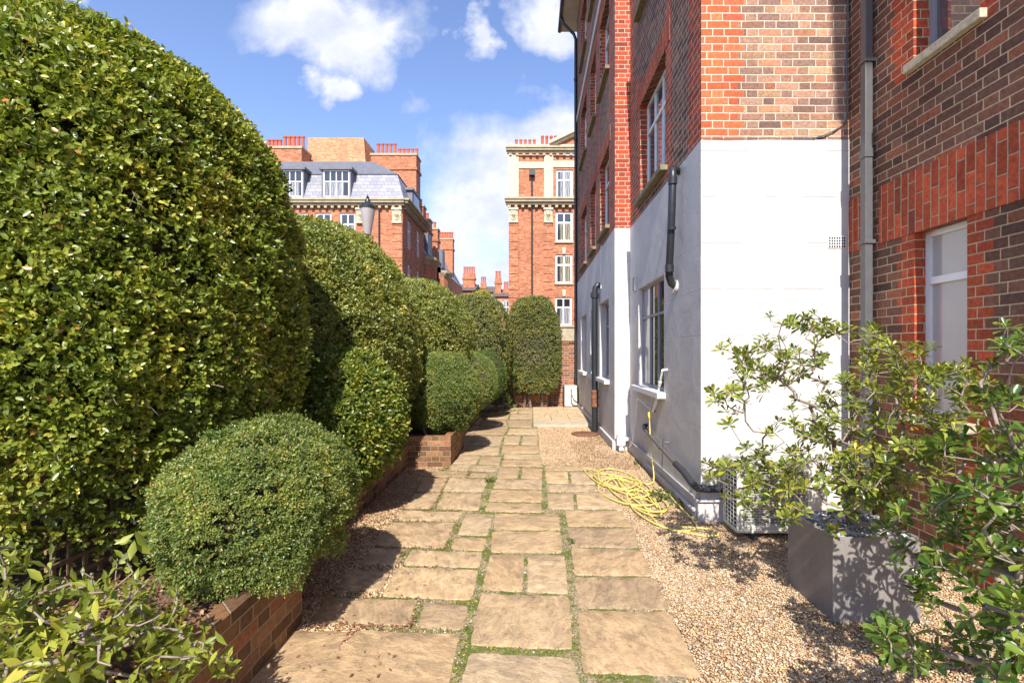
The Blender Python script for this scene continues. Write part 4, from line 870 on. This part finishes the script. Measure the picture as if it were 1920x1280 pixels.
# ================================================================== MANSION BLOCKS
YB=30.0
bx=lambda px,Y=YB:(px-VX)*Y/F
bz=lambda py,Y=YB:EH+(VY-py)*Y/F
def pots(root,x0,x1,y,z,hs,r=.14):
    n=len(hs)
    for i,h in enumerate(hs):
        x=x0+(x1-x0)*(i+.5)/n; mb=MB(); mb.lathe(x,y,[(r*1.1,z),(r*.95,z+.08),(r*.85,z+h*.85),(r*1.05,z+h*.88),(r*1.05,z+h),(r*.8,z+h),(r*.8,z+h-.1)],12); mb.build('chimney_pot',M['pot_red'],root,smooth=True)
def chimney(root,x0,x1,y0,y1,z0,z1,hs,mat='brick_block'):
    mb=MB(); mb.box(x0,x1,y0,y1,z0,z1-1.25); mb.box(x0-.08,x1+.08,y0-.08,y1+.08,z1-1.249,z1-1.05); mb.box(x0,x1,y0,y1,z1-1.049,z1-.16); 
    mb.c=1; mb.box(x0-.06,x1+.06,y0-.06,y1+.06,z1-.159,z1)
    c=mb.build('chimney',[M[mat],M['creamdk']],root); pots(c,x0,x1,(y0+y1)/2,z1,hs); return c
def pilaster(root,x0,x1,z0,z1,Y,mat='brick_block',n=None):
    mb=MB(); z=z0; 
    while z<z1-.01:
        h=min(.50,z1-z); mb.box(x0,x1,Y-.10,Y-.0005,z+.035,z+h); mb.box(x0+.02,x1-.02,Y-.05,Y-.0005,z,z+.035); z+=.50
    return mb.build('quoin_pilaster',M[mat],root)
def cartouche(root,xc,w,z0,z1,Y):
    mb=MB(); mb.box(xc-w/2,xc+w/2,Y-.14,Y-.0005,z0,z1); mb.box(xc-w/2-.04,xc+w/2+.04,Y-.22,Y-.0008,z1-.12,z1+.001); mb.box(xc-w/2-.03,xc+w/2+.03,Y-.18,Y-.0006,z0-.08,z0+.03)
    mb.tube([(xc+.17*math.sin(a),Y-.16,(z0+z1)/2+.30*math.cos(a)) for a in np.linspace(0,6.283,17)],.035,6,False)
    mb.tube([(xc,Y-.13,(z0+z1)/2-.22),(xc,Y-.19,(z0+z1)/2),(xc,Y-.13,(z0+z1)/2+.22)],[.05,.13,.05],8)
    for s in (-1,1): mb.tube([(xc+s*.05,Y-.17,z1-.2),(xc+s*.2,Y-.17,z1-.26),(xc+s*.22,Y-.17,z1-.45)],.03,6)
    return mb.build('cartouche',M['cream'],root,smooth=True,ang=30)
def cornice(root,x0,x1,z0,z1,Y,out=.45,sideR=0,ylen=0,side=None):
    mb=MB(); h=z1-z0
    mb.box(x0,x1,Y-out*.55,Y-.0005,z0+h*.30,z0+h*.55); mb.box(x0-.05,x1+.0,Y-out*.85,Y-.0007,z0+h*.551,z0+h*.8); mb.box(x0-.08,x1+.05,Y-out,Y-.0009,z0+h*.801,z1)
    for x in np.arange(x0+.12,x1-.1,.42): mb.box(x,x+.17,Y-out*.5,Y-.001,z0+.02,z0+h*.299)
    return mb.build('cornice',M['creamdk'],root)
# --- right block
RB=thing('mansion_block','tall orange brick mansion block with cream stone bands and pediment on the right','building',(2,YB,0))
rx0=bx(955)
wins=[(bx(1043),bx(1073.5),bz(372),bz(318)),(bx(1042),bx(1073.5),bz(453),bz(397)),(bx(1041.5),bx(1073),bz(531),bz(477)),(bx(1041),bx(1072),bz(610),bz(557))]
dx=bx(1140)-bx(1058)
allw=[]
for k in range(3):
    for w in wins: allw.append((w[0]+k*dx,w[1]+k*dx,w[2],w[3]))
mb=MB(); panel(mb,'-Y',YB,rx0,10,0,bz(292),allw,.4); panel(mb,'-X',rx0,YB,42,0,bz(292)); mb.quad((rx0,YB,bz(292)),(10,YB,bz(292)),(10,42,bz(292)),(rx0,42,bz(292))); mb.build('wall',M['brick_block'],RB)
for i,w in enumerate(allw): 
    window(RB,'-Y',YB,*w,sb=.08,cols=(.5,),rows=(.66,),fw=.11,fm='white',pm=('net','drape','drape','net')[i%4],panes={(0,1):'glass_dark',(1,1):'glass_dark'} if i%2 else None,bars=.05,sill=(.08,.09,.1),sillm='creamdk')
pilaster(RB,bx(954),bx(972),0,bz(417),YB); pilaster(RB,bx(1020),bx(1036),0,bz(417),YB)
mb=MB(); mb.box(rx0-.03,bx(972.5),YB-.12,YB-.0005,bz(372),bz(293)); mb.box(bx(1020),bx(1037),YB-.12,YB-.0005,bz(372),bz(293)); mb.box(bx(972.6),bx(1019.9),YB-.06,YB-.0005,bz(318),bz(308)) if False else None
mb.box(bx(972.6),bx(1019.9),YB-.05,YB-.0005,bz(316),bz(304)); mb.box(bx(1037.1),10,YB-.05,YB-.0005,bz(314),bz(302)); mb.build('stone_pilaster',M['cream'],RB)
for px in (963,1028): cartouche(RB,bx(px),.52,bz(416),bz(391),YB)
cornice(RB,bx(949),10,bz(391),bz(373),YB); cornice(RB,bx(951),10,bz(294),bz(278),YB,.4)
mb=MB(); mb.box(bx(955),10,YB-.1,YB+.5,bz(277.9),bz(272)); mb.build('parapet',M['cream'],RB)
mb=MB(); p0=(bx(1030),bz(279)); p1=(bx(1185),bz(205)); p2=(bx(1340),bz(279))
mb.hexa([(p0[0],YB-.05,p0[1]),(p2[0],YB-.05,p0[1]),(p2[0],YB+.4,p0[1]),(p0[0],YB+.4,p0[1])],[(p1[0]-.01,YB-.05,p1[1]),(p1[0]+.01,YB-.05,p1[1]),(p1[0]+.01,YB+.4,p1[1]),(p1[0]-.01,YB+.4,p1[1])]); mb.build('pediment',M['brick_block'],RB)
mb=MB()
for a,b in ((p0,p1),(p1,p2)):
    for k,(o0,o1,out) in enumerate(((.0,.16,.25),(.161,.34,.42))):
        mb.hexa([(a[0],YB-out,a[1]+o0),(b[0],YB-out,b[1]+o0),(b[0],YB+.4,b[1]+o0),(a[0],YB+.4,a[1]+o0)],[(a[0],YB-out,a[1]+o1),(b[0],YB-out,b[1]+o1),(b[0],YB+.4,b[1]+o1),(a[0],YB+.4,a[1]+o1)])
mb.build('raking_cornice',M['cream'],RB)
c=chimney(RB,bx(962,32),bx(1054,32),31.5,32.6,bz(292),bz(278,32),[.0001]); 
for o in list(c.children): bpy.data.objects.remove(o)
pots(c,bx(964,32),bx(1006,32),32,bz(278,32),[.55]*5,.1); pots(c,bx(1013,32),bx(1054,32),32,bz(278,32),[.8]*5,.1)
mb=MB(); mb.tube([(bx(997.5),YB-.08,0),(bx(997.5),YB-.08,bz(330))],.055,8); mb.box(bx(992),bx(1003),YB-.3,YB-.03,bz(331),bz(320)); mb.build('rain_pipe',M['black'],RB)
mb=MB(); 
for py in (464,543): mb.hexa([(bx(1055),YB-.06,bz(py+12)),(bx(1060),YB-.06,bz(py+12)),(bx(1060),YB-.0005,bz(py+12)),(bx(1055),YB-.0005,bz(py+12))],[(bx(1054),YB-.06,bz(py)),(bx(1061),YB-.06,bz(py)),(bx(1061),YB-.0005,bz(py)),(bx(1054),YB-.0005,bz(py))])
mb.build('keystone',M['cream'],RB)
mb=MB(); mb.box(bx(1036),10,YB-.12,YB-.0005,bz(640),bz(614)); mb.box(bx(1036),10,YB-.2,YB-.0006,bz(613.5),bz(610)); mb.build('stone_base',M['creamdk'],RB)
# --- left block
LBk=thing('mansion_block','orange brick corner block with grey slate mansard and dormers behind the hedges, left','building',(-12,YB,0))
lx0,lx1=bx(380),bx(755)
lw=[(bx(a),bx(b),bz(458),bz(399)) for a,b in ((637,666),(591,621),(548,577),(500,530))]+[(bx(a),bx(b),bz(530),bz(475)) for a,b in ((637,666),(591,621),(548,577),(500,530))]
mb=MB(); panel(mb,'-Y',YB,lx0,lx1,0,bz(375),lw,.4)
sw=[(31.2,32.2,z,z+1.9) for z in (2.6,5.5,8.4)]+[(33.8,34.8,z,z+1.9) for z in (2.6,5.5,8.4)]
panel(mb,'+X',lx1,YB,36,0,bz(375),sw,.4); mb.build('wall',M['brick_block'],LBk)
for w in lw: window(LBk,'-Y',YB,*w,sb=.08,cols=(.5,),rows=(.66,),fw=.1,fm='white',pm='net',panes={(0,1):'glass_dark',(1,1):'glass_dark'},bars=.05,sill=(.05,.08,.08),sillm='creamdk')
for w in sw: window(LBk,'+X',lx1,*w,sb=.08,cols=(.5,),rows=(.66,),fw=.1,fm='white',pm='net',bars=.06)
cornice(LBk,lx0,bx(760),bz(392),bz(375),YB)
mb=MB(); h0,h1=bz(392),bz(375); h=h1-h0
mb.box(lx1+.0005,lx1+.25,YB,36,h0+h*.3,h0+h*.55); mb.box(lx1+.0007,lx1+.4,YB-.3,36,h0+h*.551,h0+h*.8); mb.box(lx1+.0009,lx1+.5,YB-.4,36,h0+h*.801,h1+.004)
for y in np.arange(YB+.1,36,.42): mb.box(lx1+.001,lx1+.22,y,y+.17,h0+.02,h0+h*.299)
mb.build('cornice',M['creamdk'],LBk)
cartouche(LBk,bx(745),.56,bz(417),bz(391),YB); cartouche(LBk,bx(678),.56,bz(417),bz(391),YB); pilaster(LBk,bx(735),bx(754.5),0,bz(419),YB)
mb=MB(); mb.tube([(bx(711.5),YB-.08,0),(bx(711.5),YB-.08,bz(393))],.05,8); mb.build('rain_pipe',M['black'],LBk,smooth=True)
# mansard
zb,zt,zr=bz(375)+.005,bz(319),bz(306)
mb=MB(); a=[(lx0,YB-.1,zb),(bx(758),YB-.1,zb),(bx(758),36.2,zb),(lx0,36.2,zb)]; t_=[(lx0,YB+.75,zt),(bx(739)+.0,YB+.75,zt),(bx(739),36.2,zt),(lx0,36.2,zt)]; mb.hexa(a,t_); mb.build('mansard_roof',M['slate'],LBk)
mb=MB(); mb.hexa([(lx0,YB+.68,zt+.002),(bx(740.5),YB+.68,zt+.002),(bx(740.5),36.2,zt+.002),(lx0,36.2,zt+.002)],[(lx0,YB+2.6,bz(303,32.6)),(bx(700,32.6),YB+2.6,bz(303,32.6)),(bx(700,32.6),36.2,bz(303,32.6)),(lx0,36.2,bz(303,32.6))]); mb.build('upper_roof',M['lead'],LBk)
for px0,px1 in ((603,658),(516,570)):
    mb=MB(); x0_,x1_=bx(px0),bx(px1); mb.box(x0_,x0_+.1,YB-.02,YB+1,zb,bz(319)); mb.box(x1_-.1,x1_,YB-.02,YB+1,zb,bz(319)); mb.box(x0_-.12,x1_+.12,YB-.15,YB+1,bz(319)+.001,bz(314)); d=mb.build('dormer',M['lead'],LBk)
    w=window(LBk,'-Y',YB-.02,x0_+.1,x1_-.1,zb+.01,bz(319),.03,(.25,.5,.75),(.62,),.07,'white','net',bars=.035,panes={(0,1):'glass_dark',(1,1):'glass_dark',(2,1):'glass_dark',(3,1):'glass_dark'}); w.parent=d; WLOC[w.name]=WLOC[LBk.name]
mb=MB(); mb.box(bx(739)-.2,bx(757),32.2,34.2,zb,bz(335)); mb.box(bx(739)-.3,bx(759),32.05,34.35,bz(335)+.001,bz(330)); mb.c=1; mb.box(bx(757)+.001,bx(757)+.03,32.4,34.0,zb+.1,bz(335)-.1); mb.build('dormer',[M['lead'],M['glass_sky']],LBk)
# rear masses
mb=MB(); Yr=35.0; mb.hexa([(bx(571,Yr),Yr,9),(bx(697,Yr),Yr,9),(bx(697,Yr),37.4,9),(bx(571,Yr),37.4,9)],[(bx(578,Yr),Yr,bz(258,Yr)),(bx(682,Yr),Yr,bz(258,Yr)),(bx(682,Yr),37.4,bz(258,Yr)),(bx(578,Yr),37.4,bz(258,Yr))]); mb.build('lift_tower',M['brick_pale'],LBk)
c=chimney(LBk,bx(693,36),bx(779,36),36.25,37.6,0,bz(285,36),[.001]); 
for o in list(c.children): bpy.data.objects.remove(o)
pots(c,bx(698,36),bx(738,36),36.9,bz(285,36),[1.0]*5,.13); pots(c,bx(739,36),bx(780,36),36.9,bz(285,36),[.6]*5,.13)
c=chimney(LBk,bx(500,34),bx(573,34),33.4,34.6,11,bz(281,34),[.001]); 
for o in list(c.children): bpy.data.objects.remove(o)
pots(c,bx(530,34),bx(572,34),34,bz(281,34),[.95]*5,.13); pots(c,bx(500,34),bx(529,34),34,bz(281,34),[.7]*4,.13)
# --- terrace houses receding
TG='terrace of red brick houses receding down the street'
specs=[('nearest of the receding brick terrace houses, with curved bay and two tall chimney pots',38,44,793.5,383.6,2,460,True),
('second receding brick terrace house, with paired grey chimney pots and slate attic',41.3,44.0,806,410,2,None,False),
('third receding brick terrace house, with three long red chimney pots',44.3,50,820.5,427,3,490,True),
('farthest receding terrace house, with the widest brick stack of red pots',52,58,848.7,446.6,6,None,False)]
for lab,ya,yb,pr,pt_,npots,pc,bay in specs:
    H_=thing('terrace_house',lab,'house',(-9,ya,0),TG)
    xr=(pr-VX)*ya/F; wdt=min(3.4,2.0+.3*npots) if npots<6 else 28.5*ya/F; zt_=bz(pt_,ya)
    chimney(H_,xr-wdt,xr,ya,ya+1.0,0,zt_,[.0001]*0 or [13*ya/F]*max(npots,4))
    zc=9.3
    mb=MB(); panel(mb,'+X',-8.25,ya-1.9,yb,0,zc,[(ya+1.2,ya+2.2,5.6,7.6),(ya+1.2,ya+2.2,2.6,4.6)] if bay else [],.4); mb.box(-12,-8.26-.4,ya-1.9,yb,0,zc-.01); mb.build('wall',M['brick_block'],H_)
    mb=MB(); mb.hexa([(-12,ya-1.9,zc),(-8.2,ya-1.9,zc),(-8.2,yb,zc),(-12,yb,zc)],[(-12,ya-1.9,zc+2.1),(-9.3,ya-1.9,zc+2.1),(-9.3,yb,zc+2.1),(-12,yb,zc+2.1)]); mb.build('mansard_roof',M['slate'],H_)
    if bay:
        prof=[(-8.2,ya-1.6),(-7.75,ya-1.45),(-7.5,ya-.9),(-7.45,ya-.1),(-7.5,ya+.5),(-7.75,ya+1.0),(-8.2,ya+1.15)]
        mb=MB()
        for i in range(6):
            a,b=prof[i],prof[i+1]; mb.quad((*a,0),(*b,0),(*b,zc-.6),(*a,zc-.6)); 
        mb.quad(*[(x_,y_,zc-.6) for x_,y_ in prof]); by=mb.build('bay',M['brick_block'],H_)
        mb=MB(); sc_=lambda q:(q[0]+.25,q[1]-.1)
        for i in range(6):
            a,b=sc_(prof[i]),sc_(prof[i+1]); a0_,b0_=prof[i],prof[i+1]; mb.quad((*a0_,zc-.95),(*b0_,zc-.95),(*b,zc-.6),(*a,zc-.6)); mb.quad((*a,zc-.6),(*b,zc-.6),(*b,zc-.4),(*a,zc-.4))
        mb.quad(*[(*sc_(q),zc-.4) for q in prof]); mb.build('cornice',M['creamdk'],by)
        for z in (2.4,5.2): window(H_,'+X',-7.42,ya-.8,ya+.2,z,z+2.0,.02,(.5,),(.66,),.09,'white','net',bars=.05)
        mb=MB(); mb.box(-9.2,-8.2,ya+.3,ya+1.6,zc+.2,zc+1.9); mb.build('dormer',M['lead'],H_)
# --- distant houses
DG='distant houses closing the street'
def dist(label,pxs,pye,pyr,Y,chim,wall='brick_block'):
    D=thing('distant_house',label,'house',(bx(sum(pxs)/2,Y),Y,0),DG); a,b=bx(pxs[0],Y),bx(pxs[1],Y); ze,zr=bz(pye,Y),bz(pyr,Y)
    nn=3; ws=[(a+(b-a)*(i+.3)/nn,a+(b-a)*(i+.3)/nn+1.0,ze-2.2,ze-.5) for i in range(nn)]
    mb=MB(); panel(mb,'-Y',Y,a,b,0,ze,ws); mb.box(a,b,Y+.26,Y+8,0,ze-.01); mb.build('wall',M[wall],D)
    for w in ws: window(D,'-Y',Y,*w,sb=.06,cols=(.5,),rows=(.5,),fw=.1,fm='white',pm='net',bars=.05)
    mb=MB(); mb.hexa([(a-.2,Y-.3,ze),(b+.2,Y-.3,ze),(b+.2,Y+8.3,ze),(a-.2,Y+8.3,ze)],[(a-.2,Y+3.9,zr),(b+.2,Y+3.9,zr),(b+.2,Y+4.1,zr),(a-.2,Y+4.1,zr)]); mb.build('roof',M['roofbrown'],D)
    for (c0,c1,pt,pb,n) in chim:
        y=Y+random.uniform(.5,3); mb=MB(); x0,x1,z1=bx(c0,y),bx(c1,y),bz(pt,y); mb.box(x0,x1,y,y+.9,2,z1); mb.box(x0-.1,x1+.1,y-.1,y+1,z1-.8,z1-.55); c=mb.build('chimney',M['brick_block'],D); pots(c,x0,x1,y+.45,z1,[.9]*n,(x1-x0)/n*.42)
M['roofbrown']=simple('brown_roof_tile',(.12,.085,.075),.8,var=.2,sc=3)
dist('distant brick house with a brown roof and broad many-potted chimney left of the gap',(845,888),545,525,60,[(868,890,512,540,7)])
dist('distant pale house with brown roof behind the yellow tree',(889,932),548,530,66,[(901,911,530,540,3)],'cream')
dist('distant house half hidden by the tall block, with one slim tall chimney',(926,962),556,535,62,[(928,939,520,560,2),(944,956,540,550,4)],'brick_pale')
yt=thing('yellow_tree','small yellow-green tree beyond the hedges in front of the distant houses','tree',(bx(902,45),45,0))
mb=MB(); mb.tube([(bx(902,45),45,0),(bx(903,45),45,3),(bx(902,45),45,6)],[.15,.12,.06],8); mb.build('trunk',M['bark'],yt,smooth=True)
Pn,Nn=se_points(2500,(bx(903,45),45,5.6),(1.2,1.2,1.9),2,3,cam_bias=False,amp=.25,nsc=2,depth=.4); sprigs('crown',Pn,Nn,4,.13,.2,T_SMALL,M['leaf_yellow'],yt)
# ================================================================== LIGHT, SKY, CAMERA
EL,AZ=44.0,2.3
d=Vector((math.sin(R(AZ))*math.cos(R(EL)),math.cos(R(AZ))*math.cos(R(EL)),-math.sin(R(EL))))
sl=bpy.data.lights.new('sun','SUN'); sl.energy=5.0; sl.angle=R(.5); sl.color=(1,.95,.87); so=bpy.data.objects.new('sun',sl); COL.objects.link(so); so.rotation_euler=d.to_track_quat('-Z','Y').to_euler(); so.location=(0,-5,20)
w=bpy.data.worlds.new('World'); S.world=w; w.use_nodes=True; t=NT(w.node_tree); t.n.clear()
wo=t.node('ShaderNodeOutputWorld'); bg=t.node('ShaderNodeBackground'); t.l.new(bg.outputs[0],wo.inputs[0])
sky=t.node('ShaderNodeTexSky',sky_type='NISHITA',sun_disc=False); sky.sun_elevation=R(EL); sky.sun_rotation=R(180+AZ); sky.air_density=1.0; sky.dust_density=.6; sky.ozone_density=2.0
tc=t.node('ShaderNodeTexCoord').outputs['Generated']; x,y,z=t.sep(tc); ys=t.m('MAXIMUM',y,.05); u0=t.m('DIVIDE',x,ys); v0=t.m('DIVIDE',z,ys)
wv=t.comb(u0,v0,0.0); u=t.m('ADD',u0,t.m('MULTIPLY',t.m('SUBTRACT',t.noise(5,5,.6,wv),.5),.30)); v=t.m('ADD',v0,t.m('MULTIPLY',t.m('SUBTRACT',t.noise(5.5,5,.6,t.comb(v0,u0,4.0)),.5),.26))
mm=None
for px,py,rx,ry in ((940,300,130,100),(985,370,240,190),(860,420,120,130),(1045,260,110,90),(900,540,220,90),(600,50,190,85),(690,70,95,85),(615,165,60,40),(890,45,42,55),(1035,35,70,70),(110,-10,80,30),(1100,480,200,200),(-300,100,400,200),(1700,-100,500,160)):
    a=t.m('DIVIDE',t.m('SUBTRACT',u,(px-VX)/F),rx/F); b_=t.m('DIVIDE',t.m('SUBTRACT',v,(VY-py)/F),ry/F)
    dd=t.m('SUBTRACT',1.0,t.m('SQRT',t.m('ADD',t.m('MULTIPLY',a,a),t.m('MULTIPLY',b_,b_))))
    mm=dd if mm is None else t.m('MAXIMUM',mm,dd)
cv=t.comb(u0,t.m('MULTIPLY',v0,1.25),0.0)
nz=t.noise(3.6,8,.58,cv,.35); nz2=t.noise(9,5,.6,cv)
cm=t.m('ADD',mm,t.m('MULTIPLY',t.m('SUBTRACT',nz,.5),1.8)); cm=t.mr(cm,-.08,.55); cm=t.m('MULTIPLY',cm,t.mr(y,.05,.3))
ccol=t.mix(t.mr(nz2,.35,.65),(5.2,5.6,6.9),(7.2,7.3,7.8))
hs=t.m('POWER',t.m('SUBTRACT',1.0,t.m('MINIMUM',t.m('MAXIMUM',z,0.0),1.0)),7.0)
skc=t.mix(1.0,sky.outputs[0],(1.65,1.62,1.85),'MULTIPLY')
skc=t.mix(t.m('MULTIPLY',hs,.4),skc,(6.6,7.2,8.6))
c_=t.mix(t.m('MULTIPLY',cm,.95),skc,ccol); t.put(bg.inputs[0],c_); bg.inputs[1].default_value=.09
cam=bpy.data.cameras.new('camera'); co=bpy.data.objects.new('camera',cam); COL.objects.link(co); S.camera=co
co.location=(0,0,EH); co.rotation_euler=(R(90),0,0); cam.sensor_width=36; cam.lens=36*F/1920; cam.shift_x=-(VX-960)/1920; cam.shift_y=(VY-640)/1920; cam.clip_start=.05; cam.clip_end=2000
S.view_settings.view_transform='Standard'; S.view_settings.look='None'; S.view_settings.exposure=.75; S.view_settings.gamma=1
S.render.resolution_x=1024; S.render.resolution_y=682; S.render.engine='CYCLES'
try: S.cycles.max_bounces=8; S.cycles.transparent_max_bounces=4
except Exception: pass
